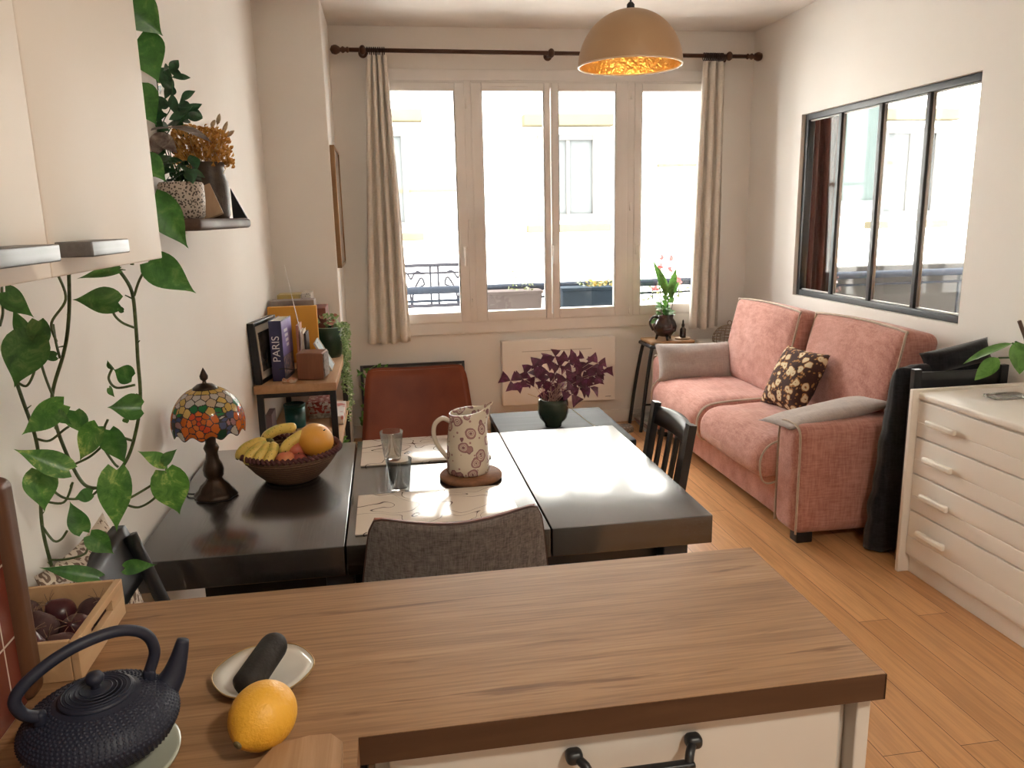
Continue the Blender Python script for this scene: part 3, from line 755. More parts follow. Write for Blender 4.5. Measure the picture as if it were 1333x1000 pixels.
# magazines and slippers on the floor by the stool
for k, (dx, c) in enumerate(((0, (.5, .45, .42)), (.015, (.35, .2, .2)), (.03, (.6, .58, .55)))):
    T = TR((1.92, 5.385 + .008 * k, .012 + .022 * k), 0, 0, math.radians(5 * k - 6))
    mg = MB(); mg.box(-.11, .11, -.15, .15, -.011, .010, T=T)
    tag(mg.build('magazine', M('magazine_cover_%s' % 'abc'[k], c, tuple(x * .5 for x in c), scale=9, rough=.35)),
        ['grey magazine lying at the bottom of the floor pile by the stool', 'maroon magazine in the middle of the floor pile by the stool', 'pale magazine on top of the floor pile by the stool'][k], 'magazine', 'magazines on the floor')
sl = MB().soft((1.60, 5.30, .02), (.24, .11, .04), .018, n=8, T=None, fn=lambda P: V((P.x, P.y * (1 - .25 * (P.x / .13) ** 2), P.z * (1.3 if P.x > 0 else .8))))
tag(sl.build('slipper', voronoi_mat('striped_slipper_felt', [(0, (.45, .38, .32)), (.35, (.25, .2, .17))], 60)), 'beige striped slipper lying on the floor left of the stool', 'slipper')

# ------------------------------------------------------------------ LOW TABLE + OXALIS
LZ = .45
darktop = wood('slate_stained_wood', (.020, .021, .025), (.035, .037, .043), (.06, .062, .07), 'x', 8, rough=.6, bmp=.2, spec=.25)
lt = thing('coffee_table', (.86, 3.95, 0), 'low slate black square coffee table behind the dining table', 'table')
MB().bbox(.545, 1.19, 3.60, 4.30, LZ - .035, LZ, .004).build('table_top', darktop, lt)
for x in (.57, 1.16):
    for y in (3.64, 4.265): MB().bbox(x - .022, x + .022, y - .022, y + .022, 0, LZ - .034, .003).build('leg', black_wood2, lt)
ox = V((.845, 3.96, LZ))
oxp = thing('oxalis_plant', ox, 'purple leaved plant in a round dark green pot on the coffee table', 'plant')
grn = M('dark_green_glaze', (.022, .042, .030), (.05, .07, .045), rough=.25, spec=.6, scale=9, bmp=.1)
MB().lathe([(.0, 0), (.044, 0), (.046, .012), (.052, .022), (.072, .045), (.081, .075), (.081, .125), (.076, .15), (.070, .15), (.073, .12), (.073, .08), (.05, .05), (.0, .045)], ox, 40).build('pot', grn, oxp)
MB().lathe([(.0, .125), (.073, .125)], ox, 20, cap=False).build('soil', M('potting_soil', (.03, .018, .01)), oxp)
purp = leaf_mat('purple_oxalis_leaf', (.055, .008, .022), (.10, .018, .045), (.20, .04, .12), 30)
rr = random.Random(21); lv = MB(); stm = MB()
spots = [(-.235, .145), (-.17, .15), (-.145, .11), (-.10, .155), (-.115, .215), (-.06, .20), (-.05, .12), (-.02, .215), (0.0, .17), (.01, .10), (.03, .235), (.05, .19), (.06, .135), (.05, .07), (-.02, .06), (.09, .215), (.11, .16), (.12, .10), (.145, .225), (.155, .175), (.175, .12), (.20, .195), (.22, .155), (.24, .205), (.25, .13), (.20, .075), (.15, .07), (.08, .06), (.03, .03), (.26, .17), (.13, .13), (.19, .15)]
for i, (dx, dz) in enumerate(spots):
    c = ox + V((dx, rr.uniform(-.09, .08), .125 + dz)); bs = ox + V((rr.uniform(-.04, .04), rr.uniform(-.03, .03), .125))
    stm.tube(cat([bs, (bs + c) / 2 + V((0, 0, .03)), c], 4), .0013, 5)
    nrm = V((rr.uniform(-.5, .5), -.75, rr.uniform(.15, .9))).normalized(); u = nrm.orthogonal().normalized(); w2 = nrm.cross(u); a0 = rr.random() * 6.3
    for k in range(3):
        a = a0 + k * 2 * PI / 3; d = (u * math.cos(a) + w2 * math.sin(a)); sd = nrm.cross(d); R_ = .050 * rr.uniform(.85, 1.2)
        # triangular leaflet, widest at its outer edge, folded along the middle
        pts = [c, c + d * R_ * .95 - nrm * .006, c + d * R_ * 1.0 + sd * R_ * .62 + nrm * -.014, c + d * R_ * 1.0 - sd * R_ * .62 + nrm * -.014, c + d * R_ * .45 + sd * R_ * .33, c + d * R_ * .45 - sd * R_ * .33]
        lv.add(pts, [(0, 4, 1), (4, 2, 1), (0, 1, 5), (5, 1, 3)], True)
lv.build('foliage', purp, oxp); stm.build('stem', leaf_mat('pale_pink_stem', (.5, .3, .28), (.6, .4, .3)), oxp)
tw = MB(); tw.tube(cat([ox + V((-.02, -.03, .13)), ox + V((-.09, -.06, .17)), ox + V((-.15, -.08, .20))], 4), .0016, 5)
tw.tube(cat([ox + V((.03, -.03, .14)), ox + V((.10, -.06, .09)), ox + V((.17, -.08, .03)), ox + V((.21, -.08, .003))], 4), .0016, 5)
tw.build('dry_stalk', M('straw_stalk', (.55, .40, .22)), oxp)
fw = MB()
for k in range(6):
    a = k; fw.leaf(V((1.08, 3.83, LZ + .004)) + V((math.cos(a) * .006, math.sin(a) * .006, 0)), V((1.08, 3.83, LZ + .012)) + V((math.cos(a) * .03, math.sin(a) * .03, 0)), .014, (0, 0, 1), shape='oval', nu=2, nv=3)
tag(fw.build('fallen_blossom', leaf_mat('pale_pink_petal', (.75, .6, .6), (.8, .7, .7))), 'tiny pale pink blossom fallen on the coffee table', 'blossom')

# ------------------------------------------------------------------ DRESSER
DX, DY0, DY1, DZ = 2.16, 1.75, 2.872, .80
dr = thing('dresser', (2.42, 2.35, 0), 'white dresser with bar handled drawers against the right wall', 'dresser')
MB().bbox(DX + .015, 2.665, DY0 + .02, DY1 - .022, .07, DZ - .025, .003).build('body', white_m, dr)
MB().bbox(DX - .005, 2.665, DY0, DY1 - .018, DZ - .028, DZ, .008).build('top', white_m, dr)
MB().bbox(DX - .03, 2.665, DY1 - .022, DY1, 0, DZ + .012, .004).build('side_panel', white_m, dr)
MB().bbox(DX - .03, 2.665, DY0 - .02, DY0, 0, DZ + .012, .004).build('side_panel', white_m, dr)
MB().bbox(DX + .02, 2.64, DY0, DY1 - .022, 0, .075, .003).build('plinth', white_m, dr)
zs = [.770, .608, .448, .286, .124]
zs = [.768, .612, .452, .290, .085]
for k in range(4):
    z1, z0 = zs[k] - .0035, zs[k + 1] + .0035
    d = MB(); zm = z0 + (z1 - z0) * .42
    d.bbox(DX - .002, DX + .018, DY0 + .004, DY1 - .026, zm + .0012, z1, .002); d.bbox(DX - .002, DX + .018, DY0 + .004, DY1 - .026, z0, zm - .0012, .002)
    d.box(DX + .001, DX + .018, DY0 + .006, DY1 - .028, zm - .002, zm + .002)
    dw = d.build('drawer', white_m, dr)
    for yc in (2.685, 1.96):
        h = MB(); zh = z1 - .072
        h.soft((DX - .022, yc, zh), (.020, .165, .026), .008, n=4, rn=3); h.box(DX - .014, DX + .002, yc - .065, yc - .045, zh - .006, zh + .006); h.box(DX - .014, DX + .002, yc + .045, yc + .065, zh - .006, zh + .006)
        h.build('handle', M('cream_handle_plastic', (.88, .84, .77), rough=.3), dw)
# plant on dresser
pc_ = V((2.43, 2.50, DZ)); dp = thing('potted_plant', pc_, 'large leaved plant in a banded brown and black pot on the dresser', 'plant')
def banded():
    mt, nt, b, out = new_mat('banded_pot'); co = coords(nt, kind='Object'); sp = N(nt, 'ShaderNodeSeparateXYZ'); nt.links.new(co, sp.inputs[0])
    mr = N(nt, 'ShaderNodeMath', operation='DIVIDE'); nt.links.new(sp.outputs[2], mr.inputs[0]); mr.inputs[1].default_value = .14
    nt.links.new(ramp(nt, mr.outputs[0], [(0, (.03, .02, .018)), (.16, (.30, .20, .12)), (.27, (.05, .03, .025)), (.30, (.28, .18, .11)), (.36, (.04, .02, .02)), (.46, (.38, .22, .12)), (.76, (.07, .07, .055))], 'CONSTANT'), b.inputs['Base Color'])
    b.inputs['Roughness'].default_value = .35; return mt
MB().lathe([(.0, 0), (.052, 0), (.064, .012), (.074, .04), (.080, .08), (.080, .14), (.073, .14), (.070, .11), (.0, .10)], pc_, 36).build('pot', banded(), dp)
big = leaf_mat('glossy_green_leaf', (.06, .17, .03), (.12, .28, .06), scale=18, rough=.3)
lb = MB(); sb = MB(); top = pc_ + V((0, 0, .12))
def bl_(px, py, qx, qy, y0, y1, w_, nrm=(0, -.5, 1)):
    a = PY(px, py, y0); b = PY(qx, qy, y1); lb.leaf(a, b, w_, nrm, shape='lance', fold=.25, droop=.08, nu=4, nv=10)
    sb.tube(cat([top, (top + a) / 2 + V((0, 0, .03)), a], 5), .0035, 6)
bl_(1318, 447, 1252, 470, 2.45, 2.52, .060, (.2, -.3, 1)); bl_(1300, 466, 1270, 494, 2.40, 2.38, .055, (.3, -.5, .8)); bl_(1322, 445, 1330, 487, 2.40, 2.36, .09, (0, -1, .3)); bl_(1340, 440, 1400, 430, 2.45, 2.4, .08); bl_(1350, 450, 1392, 500, 2.4, 2.36, .08, (0, -1, .5)); bl_(1345, 430, 1368, 372, 2.5, 2.6, .075, (0, -1, .3))
lb.build('foliage', big, dp); sb.build('stem', upd, dp)
MB().tube([top - V((0.03, 0, .03)), PY(1326, 425, 2.50) + V((0, 0, .02))], .007, 8).build('support_stake', wood('stake_bark', (.06, .03, .02), (.1, .05, .03), (.14, .08, .05), 'z'), dp)
gt = thing('glass_dish', (2.44, 2.70, DZ), 'small clear glass dish on the back of the dresser behind the plant', 'dish')
MB().soft((2.42, 2.69, DZ + .007), (.15, .07, .012), .005, n=3).build('dish_base', tumbler_m, gt)

# ------------------------------------------------------------------ BLACK CHAIR WITH COATS (between sofa and dresser)
ch = thing('folding_chair', (2.42, 2.95, 0), 'black wooden chair wedged between the sofa and the white dresser', 'chair')
yb = 2.955
MB().bar((2.215, yb, 0), (2.215, yb, .875), .034, .026, (0, 1, 0)).build('back_post', black_wood2, ch)
MB().bar((2.63, yb, 0), (2.63, yb, .875), .034, .026, (0, 1, 0)).build('back_post', black_wood2, ch)
mb = MB(); mb.grid(lambda u, v: V((2.215 + .415 * u, yb + .02 - .02 * math.sin(PI * u) - .0, .785 + .075 * v)), 10, 2); mb.grid(lambda u, v: V((2.215 + .415 * u, yb - .0 - .02 * math.sin(PI * u), .785 + .075 * v)), 10, 2, flip=True); mb.grid(lambda u, v: V((2.215 + .415 * u, yb - .02 * math.sin(PI * u) + .02 * v, .86)), 10, 1)
mb.build('top_rail', black_wood2, ch)
MB().bar((2.215, yb, .5), (2.63, yb, .5), .02, .04).build('cross_rail', black_wood2, ch)
MB().bar((2.215, yb + .01, .18), (2.63, yb + .01, .18), .02, .03).build('cross_rail', black_wood2, ch)
MB().bbox(2.23, 2.615, yb + .014, yb + .04, .12, .5, .006).build('folded_seat', black_wood2, ch)
# coats: lumpy cloth draped over the back
def coat(x0, x1, y0, y1, z0, ztop, seed, name, label, mat):
    mb = MB()
    def surf(u, v, side):
        x = x0 + (x1 - x0) * u
        zt = ztop(u); z = zt + (z0 - zt) * v
        th = (y1 - y0) / 2 * (.35 + .65 * min(1, v * 5) ** .5) * (1 - .5 * abs(2 * u - 1) ** 5)
        nn = mnoise.noise(V((x * 9 + seed, v * 3.2, side * 2.0))) * .5 + math.sin(u * 24 + seed + 2 * v) * .3
        y = (y0 + y1) / 2 + side * th * (.86 + .14 * nn)
        ed = mnoise.noise(V((seed, v * 6, 0))) * .02 * (1 - 2 * u if u < .5 else 0)
        x -= .075 * v * (1 - u)
        return V((x - abs(ed) * 1.2, y, z + .012 * mnoise.noise(V((x * 20, seed, side)))))
    mb.grid(lambda u, v: surf(u, v, -1), 40, 40); mb.grid(lambda u, v: surf(u, v, 1), 40, 40, flip=True)
    for uu in (0, 1): mb.grid(lambda t, w, uu=uu: surf(uu, t, -1 + 2 * w), 40, 3)
    mb.grid(lambda t, w: surf(t, 0, -1 + 2 * w), 40, 3); mb.grid(lambda t, w: surf(t, 1, -1 + 2 * w), 40, 3)
    return tag(mb.build(name, mat), label, 'coat')
coat(2.205, 2.655, 3.02, 3.14, .012, lambda u: .845 + .04 * u + .012 * math.sin(7 * u), 3, 'coat', 'black coat draped over the chair between sofa and dresser', black_cloth)
ck = MB()
tag(MB().pillow(TR((2.50, 3.08, .892), math.radians(75), math.radians(-10), 0), .34, .11, .11, 14).build('scarf_bundle', black_cloth), 'bundled black garment heaped on top of the draped coat', 'garment')

# ------------------------------------------------------------------ DINING TABLE
TZ = .75; TT = .08
dt = thing('dining_table', (.12, 2.36, 0), 'large black brown extending dining table in the middle of the room', 'table')
def topslab(x0, x1, y0, y1): return MB().bbox(x0, x1, y0, y1, TZ - TT, TZ, .0025)
yl0, yl1 = 1.878, 2.83
topslab(-.645, -.1375, yl0, yl1).build('table_leaf', blackwood, dt)
topslab(-.1335, .391, yl0, yl1).build('table_leaf', blackwood, dt)
topslab(.395, .838, yl0, yl1).build('table_leaf', blackwood, dt)
MB().bbox(-.50, .73, yl0 + .08, yl0 + .105, .60, .672, .003).build('apron', black_wood2, dt)
MB().bbox(-.50, .73, yl1 - .105, yl1 - .08, .60, .672, .003).build('apron', black_wood2, dt)
for x in (-.155, .745):
    for y in (yl0 + .06, yl1 - .06): MB().bbox(x - .035, x + .035, y - .035, y + .035, 0, .672, .005).build('leg', black_wood2, dt)
# ------------------------------------------------------------------ shell chairs
def shell_chair(name, loc, rz, label, outer, inner, pip_m, topz, w_top, w_bot, dip, zdrop=.30, lean=.10, cornerlift=0):
    c = thing(name, loc, label, 'chair', rz)
    R = mw(c)
    zb = .47
    def P(u, v, off=0):
        x = 2 * u - 1
        w = w_bot + (w_top - w_bot) * v ** .9
        rnd = 1 - .04 * max(0, v - .9) / .1 * (abs(x) ** 6)
        z = zb + (topz - zb) * v - dip * (1 - abs(x) ** 1.6) * v ** 4
        if v > .9: z -= .012 * abs(x) ** 10 * ((v - .9) / .1)
        y = lean * v ** 1.2 + -.055 * x * x * (1 - .35 * v) + off + -.07 * (1 - v) ** 2 * 0
        return V((x * w * rnd, y, z))
    th = .014
    def nr(u, v): return V((.25 * (2 * u - 1), -1, .1)).normalized() * -1
    m1 = MB(); m1.shell(lambda u, v: R @ P(u, v, .012), lambda u, v: R.to_3x3() @ nr(u, v), 20, 16, .012)
    m1.build('back_shell', outer, c)
    m2 = MB(); m2.shell(lambda u, v: R @ (P(.02 + .96 * u, v * .985, -.004)), lambda u, v: R.to_3x3() @ nr(u, v), 20, 16, .018)
    m2.build('backrest_pad', inner, c)
    edge = [P(0, v, .006) for v in [i / 12 for i in range(13)]] + [P(u, 1, .006) for u in [i / 20 for i in range(1, 20)]] + [P(1, v, .006) for v in [i / 12 for i in range(12, -1, -1)]]
    MB().tube([R @ p for p in edge], .0042, 6).build('piping', pip_m, c)
    def sfn(Pp):
        return V((Pp.x * (1 + .1 * (-Pp.y)), Pp.y, Pp.z + .03 * (Pp.x / .22) ** 2))
    MB().soft((0, -.20, .455), (.44, .42, .07), .03, n=10, rn=4, T=R, bulge=(0, 0, .008), fn=sfn).build('seat', inner, c)
    for sx in (-1, 1):
        for y0_, y1_ in ((-.08, .03), (-.34, -.40)):
            MB().tube([R @ V((sx * .15, y0_, .43)), R @ V((sx * .21, y1_, .0))], [.013, .010], 8).build('leg', black_metal, c)
    MB().tube([R @ V((-.15, -.08, .425)), R @ V((.15, -.08, .425))], .010, 6).build('seat_frame', black_metal, c)
    return c
# local: back at +y side, sitter faces -y.  Far chair faces the camera, near chair faces away
shell_chair('dining_chair', (.105, 3.10, 0), 0, 'cognac leather shell chair on the window side of the dining table', leather_m, leather_m, M('dark_edge_piping', (.05, .015, .01)), .955, .200, .255, .012, lean=.12)
shell_chair('dining_chair', (.134, 1.775, 0), PI + math.radians(1.5), 'grey tweed shell chair between the kitchen counter and dining table', greyfab, leather_m, M('dark_edge_piping', (.05, .015, .01)), .885, .198, .262, .024, lean=.085)

# ------------------------------------------------------------------ black slat chair on the right (faces -x)
sc_ = thing('slat_back_chair', (.82, 2.51, 0), 'black wooden slat back chair at the sofa end of the dining table', 'chair')
ya, yb2 = 2.345, 2.68; xb, xt = .895, .965
def bp(y, z): return V((xb + (xt - xb) * max(0, (z - .45)) / .45, y, z))
for y, yt in ((ya, ya), (yb2, yb2)):
    mb = MB(); mb.bar((xb + .01, y, 0), (xb, y, .45), .036, .026, (1, 0, 0)); mb.bar((xb, y, .45), bp(yt, .872), .036, .026, (1, 0, 0)); mb.build('leg', black_wood2, sc_)
def rail_(z0, z1, bow, name):
    mb = MB(); nrm = V((-1, 0, .15)).normalized()
    mb.shell(lambda u, v: bp(ya + (yb2 - ya) * u, z0 + (z1 - z0) * v) + V((.012 + bow * math.sin(PI * u), 0, .010 * math.sin(PI * u) * v)), lambda u, v: V((1, 0, 0)), 12, 2, .02); return mb.build(name, black_wood2, sc_)
rail_(.795, .855, .022, 'top_rail'); rail_(.50, .53, .012, 'lower_rail')
for k in range(4):
    y = ya + (yb2 - ya) * (k + 1) / 5; b_ = .018 * math.sin(PI * (k + 1) / 5)
    MB().bar(bp(y, .52) + V((.004 + b_ * .6, 0, 0)), bp(y, .80) + V((.002 + b_, 0, 0)), .024, .011, (1, 0, 0)).build('slat', black_wood2, sc_)
MB().soft((.70, (ya + yb2) / 2, .435), (.40, .37, .025), .01, n=5).build('seat', black_wood2, sc_)
q_ = MB().soft((.685, (ya + yb2) / 2, .475), (.40, .40, .055), .025, n=8, rn=4, bulge=(0, 0, .012)).build('seat_pad', velvet_m, sc_)
MB().tube(cat([(.49, ya - .005, .49), (.51, ya - .018, .495), (.86, ya - .018, .495), (.88, ya - .005, .49)], 4), .005, 6).build('piping', M('tan_cord', (.35, .28, .16)), q_)
for y in (ya + .01, yb2 - .01): MB().bbox(.51, .545, y - .016, y + .016, 0, .435, .003).build('leg', black_wood2, sc_)

# ------------------------------------------------------------------ bow back black chair + patterned cushion at the left wall
lc = thing('bow_back_chair', (-.42, 1.66, 0), 'black bow backed chair by the left wall at the table corner', 'chair')
fa, na = PX(158, 684, -.555), PX(123, 752, -.555)
rd0 = (na - fa); ry0, ry1 = fa.y, 1.375
def rfn(u, v):
    y = ry0 + (ry1 - ry0) * u; k = (y - fa.y) / (na.y - fa.y)
    z = fa.z + (na.z - fa.z) * k * .9 - .012 * math.sin(PI * u); x = -.548 - .022 * math.sin(PI * u)
    return V((x + .035 * (1 - v), y + .010 * (1 - v) * (1 - u), z - .105 * (1 - v)))
mb = MB(); mb.shell(rfn, lambda u, v: V((1, 0, 0)), 16, 6, .024); mb.build('top_rail', black_wood2, lc)
for y, zt in ((ry0 - .008, fa.z - .01), (ry1 + .02, fa.z - .05)):
    MB().tube(cat([(-.46, y + (.05 if y > 1.45 else 0), 0), (-.44, y + (.03 if y > 1.45 else 0), .42), (-.46, y + .01, .65), (-.538, y, zt - .01)], 5), .0145, 8).build('leg', black_wood2, lc)
MB().soft((-.30, 1.53, .435), (.38, .34, .03), .012, n=5).build('seat', black_wood2, lc)
for y in (1.39, 1.66): MB().tube([(-.16, y, .42), (-.14, y, 0)], [.016, .012], 8).build('leg', black_wood2, lc)
# ------------------------------------------------------------------ patterned cushion on bow back chair
def leopard():
    mt, nt, b, out = new_mat('brown_speckled_cloth'); co = coords(nt, (1, 1, 1)); nz = N(nt, 'ShaderNodeTexNoise'); nz.inputs['Scale'].default_value = 30; nt.links.new(co, nz.inputs['Vector'])
    c2 = mix(nt, .05, co, nz.outputs['Color'])
    v = N(nt, 'ShaderNodeTexVoronoi'); v.feature = 'DISTANCE_TO_EDGE'; v.inputs['Scale'].default_value = 42; nt.links.new(c2, v.inputs['Vector'])
    nt.links.new(ramp(nt, v.outputs['Distance'], [(0, (.62, .53, .43)), (.13, (.17, .11, .08)), (.36, (.50, .41, .32))], 'CONSTANT'), b.inputs['Base Color']); b.inputs['Roughness'].default_value = .9
    return mt
T = TR((-.545, 1.63, .615), 0, math.radians(-69), 0) @ Matrix.Rotation(math.radians(0), 4, 'Z')
e2 = V((.24, -.03, -.97)).normalized(); e1 = V((0, -1, 0)); e1 = (e1 - e2 * e1.dot(e2)).normalized(); e3 = e1.cross(e2)
cA = V((-.612, 1.685, .955)) + e1 * .165 + e2 * .24
cA.x -= .006
T = Matrix(((e1.x, e2.x, e3.x, cA.x), (e1.y, e2.y, e3.y, cA.y), (e1.z, e2.z, e3.z, cA.z), (0, 0, 0, 1)))
tag(MB().pillow(T, .33, .48, .08, 20).build('seat_cushion', leopard()), 'brown and cream speckled cushion propped in the bow backed chair', 'cushion')

# ------------------------------------------------------------------ TABLE ITEMS
def swirl():
    mt, nt, b, out = new_mat('swirl_line_placemat'); co = coords(nt)
    f = noise_tex(nt, co, 8.0, 0.0, .4, .9)
    nt.links.new(ramp(nt, f, [(0, (.70, .62, .54)), (.42, (.10, .07, .07)), (.432, (.70, .62, .54)), (.555, (.10, .07, .07)), (.567, (.70, .62, .54))], 'CONSTANT'), b.inputs['Base Color'])
    b.inputs['Roughness'].default_value = .16; b.inputs['Specular IOR Level'].default_value = .5; return mt
swm = swirl()
def mat_(x0, x1, y0, y1, label):
    mb = MB().bbox(x0, x1, y0, y1, TZ + .001, TZ + .0065, .002)
    o = mb.build('placemat', swm); return tag(o, label, 'placemat', 'placemats')
mat_(-.114, .322, 2.515, 2.82, 'pale placemat with thin dark swirls on the window side of the table')
mat_(-.113, .330, 1.935, 2.228, 'pale placemat with thin dark swirls in front of the grey tweed chair')
cork = M('cork', (.24, .105, .045), (.17, .07, .03), rough=.7, scale=60, bmp=.4)
tv = V((.232, 2.332, TZ + .0))
tag(MB().lathe([(.0, .0005), (.094, .0005), (.098, .005), (.098, .012), (.094, .017), (.0, .017)], tv, 48).build('trivet', cork), 'round cork trivet under the flowered pitcher', 'trivet')
def flower_ceramic():
    mt, nt, b, out = new_mat('cream_ceramic_purple_flowers'); co = coords(nt)
    nz = N(nt, 'ShaderNodeTexNoise'); nz.inputs['Scale'].default_value = 40; nt.links.new(co, nz.inputs['Vector']); c2 = mix(nt, .012, co, nz.outputs['Color'])
    v = N(nt, 'ShaderNodeTexVoronoi'); v.inputs['Scale'].default_value = 27; nt.links.new(c2, v.inputs['Vector'])
    cr, pu, br = (.66, .58, .47), (.20, .08, .10), (.33, .17, .17)
    a = ramp(nt, v.outputs['Distance'], [(0, pu), (.13, cr), (.18, br), (.25, cr), (.30, br), (.40, pu), (.46, cr)], 'CONSTANT')
    n2 = noise_tex(nt, co, 90, 2); msk = ramp(nt, n2, [(0, (0, 0, 0)), (.56, (1, 1, 1))], 'CONSTANT')
    v3 = N(nt, 'ShaderNodeTexVoronoi'); v3.inputs['Scale'].default_value = 55; nt.links.new(co, v3.inputs['Vector'])
    d = ramp(nt, v3.outputs['Distance'], [(0, br), (.2, cr)], 'CONSTANT')
    sel = ramp(nt, v.outputs['Distance'], [(0, (0, 0, 0)), (.50, (1, 1, 1))], 'CONSTANT')
    c = mix(nt, sel, a, d); c = mix(nt, .08, c, cr)
    nt.links.new(c, b.inputs['Base Color']); b.inputs['Roughness'].default_value = .22; b.inputs['Specular IOR Level'].default_value = .5
    return mt
cream = M('cream_ceramic', (.66, .58, .47), rough=.22, scale=6)
pz = V((.226, 2.345, TZ + .018)); jugt = thing('pitcher', pz, 'cream ceramic pitcher with purple flower print on the cork trivet', 'pitcher')
PH = .195
mb = MB()
prof = [(.0, 0), (.062, 0), (.067, .006), (.067, .03), (.064, .10), (.058, .15), (.0535, .18), (.055, PH), (.051, PH), (.050, .175), (.055, .14), (.061, .09), (.062, .02), (.0, .012)]
n_ = 48; vs = []
for (r, z) in prof:
    for k in range(n_):
        a = 2 * PI * k / n_; lip = max(0, math.cos(a)) ** 14 * max(0, (z - .13) / (PH - .13)) ** 1.6
        vs.append(pz + V(((r + .030 * lip) * math.cos(a), (r + .004 * lip) * math.sin(a) * (1 - .05 * lip), z + .018 * lip + .006 * math.cos(a) * (z / PH))))
mb.add(vs, [(i * n_ + k, i * n_ + (k + 1) % n_, (i + 1) * n_ + (k + 1) % n_, (i + 1) * n_ + k) for i in range(len(prof) - 1) for k in range(n_)], True)
mb.build('body', flower_ceramic(), jugt)
hp = [(-.052, 0, .165), (-.075, 0, .176), (-.098, 0, .160), (-.104, 0, .130), (-.096, 0, .098), (-.080, 0, .070), (-.062, 0, .048)]
MB().tube([pz + p for p in [V(q) for q in cat(hp, 6)]], .0095, 10, flat=.75).build('handle', cream, jugt)
tumg = glass_mat('thin_tumbler_glass', (.98, .99, .985), .06)
def tumbler(x, y, label, z=TZ):
    return tag(MB().lathe([(.0, .0005), (.026, .0005), (.028, .004), (.039, .098), (.0375, .099), (.0265, .012), (.0, .009)], (x, y, z + .0005), 40).build('tumbler', tumg), label, 'glass', 'glass tumblers')
tumbler(.010, 2.262, 'clear glass tumbler on the bare table between the two placemats')
tumbler(-.008, 2.555, 'clear glass tumbler standing on the edge of the far placemat', TZ + .007)
# fruit bowl
B = V((-.325, 2.455, TZ))
def weave():
    mt, nt, b, out = new_mat('woven_straw'); co = coords(nt); w_ = N(nt, 'ShaderNodeTexWave'); w_.bands_direction = 'Z'; w_.inputs['Scale'].default_value = 38; w_.inputs['Distortion'].default_value = 1.2; w_.inputs['Detail Scale'].default_value = 8; nt.links.new(co, w_.inputs[0])
    f = noise_tex(nt, co, 90, 2); c = mix(nt, f, ramp(nt, w_.outputs['Fac'], [(.2, (.10, .05, .025)), (.7, (.27, .17, .09))]), (.14, .06, .04)); nt.links.new(c, b.inputs['Base Color']); b.inputs['Roughness'].default_value = .75
    bump(nt, b, w_.outputs['Fac'], .8, .004); return mt
bowl = thing('fruit_bowl', B, 'woven straw bowl with a dark plum rim holding fruit on the dining table', 'bowl')
MB().lathe([(.0, .0), (.07, .0), (.085, .008), (.115, .038), (.142, .072), (.154, .095), (.148, .095), (.134, .07), (.106, .04), (.075, .014), (.0, .010)], B, 56).build('basket', weave(), bowl)
rp = MB()
for k in range(60):
    a0, a1 = 2 * PI * k / 60, 2 * PI * (k + 1.3) / 60; rp.tube([B + V((.146 * math.cos(a0), .146 * math.sin(a0), .094)), B + V((.151 * math.cos((a0 + a1) / 2), .151 * math.sin((a0 + a1) / 2), .104)), B + V((.157 * math.cos(a1), .157 * math.sin(a1), .094))], .0058, 6)
rp.build('rim', M('plum_binding', (.075, .018, .022), (.12, .035, .03), rough=.7, scale=40), bowl)
def banana_mat():
    mt, nt, b, out = new_mat('banana_skin'); co = coords(nt); f = noise_tex(nt, co, 22, 3); g = noise_tex(nt, co, 160, 2)
    c = mix(nt, ramp(nt, g, [(.66, (0, 0, 0)), (.72, (1, 1, 1))]), ramp(nt, f, [(.36, (.34, .36, .06)), (.52, (.74, .54, .13))]), (.10, .06, .02)); nt.links.new(c, b.inputs['Base Color']); b.inputs['Roughness'].default_value = .45; return mt
ban = banana_mat(); stemm = M('banana_stem', (.07, .075, .02), (.12, .11, .03), rough=.6, scale=30)
def banana(pts, label, r=.0165):
    pts = cat([B + V(p) for p in pts], 6); n = len(pts)
    rs = [r * (.32 + .68 * min(1, (i / n) / .22)) * (1 if i / n < .8 else (1 - .75 * ((i / n) - .8) / .2)) for i in range(n)]
    t = thing('banana', pts[n // 2], label, 'banana', group='bananas in the bowl')
    MB().tube(pts, rs, 7).build('skin', ban, t)
    MB().tube([pts[0] + (pts[0] - pts[2]).normalized() * .012, pts[0] + (pts[2] - pts[0]) * .4], .0065, 7).build('stem', stemm, t)
    MB().tube([pts[-2], pts[-1] + (pts[-1] - pts[-3]).normalized() * .003], .0045, 6).build('tip', M('banana_tip', (.03, .02, .01)), t)
st0 = V((-.052, -.045, .140))
banana([st0 + V((-.010, .004, .0)), st0 + V((-.04, 0, -.004)), st0 + V((-.075, -.008, -.018)), st0 + V((-.098, -.018, -.046))], 'leftmost banana of the bunch, over the left rim of the straw bowl')
banana([st0 + V((-.006, -.008, -.003)), st0 + V((-.030, -.022, -.014)), st0 + V((-.056, -.038, -.034)), st0 + V((-.066, -.048, -.058))], 'banana of the bunch, second from its left end')
banana([st0 + V((.0, -.012, -.004)), st0 + V((-.010, -.032, -.018)), st0 + V((-.030, -.052, -.040)), st0 + V((-.036, -.06, -.060))], 'banana of the bunch, third from its left end')
banana([st0 + V((.008, -.012, -.004)), st0 + V((.014, -.034, -.018)), st0 + V((.002, -.055, -.040)), st0 + V((-.002, -.064, -.060))], 'banana of the bunch nearest to the red apple')
banana([(-.095, .035, .11), (-.07, .035, .135), (-.035, .035, .152), (.002, .035, .155), (.018, .035, .150)], 'banana lying behind the bunch with its tip toward the window', .017)
banana([(.058, -.005, .152), (.030, -.022, .140), (-.002, -.035, .120), (-.022, -.045, .09)], 'single banana between the bunch and the big orange fruit', .017)
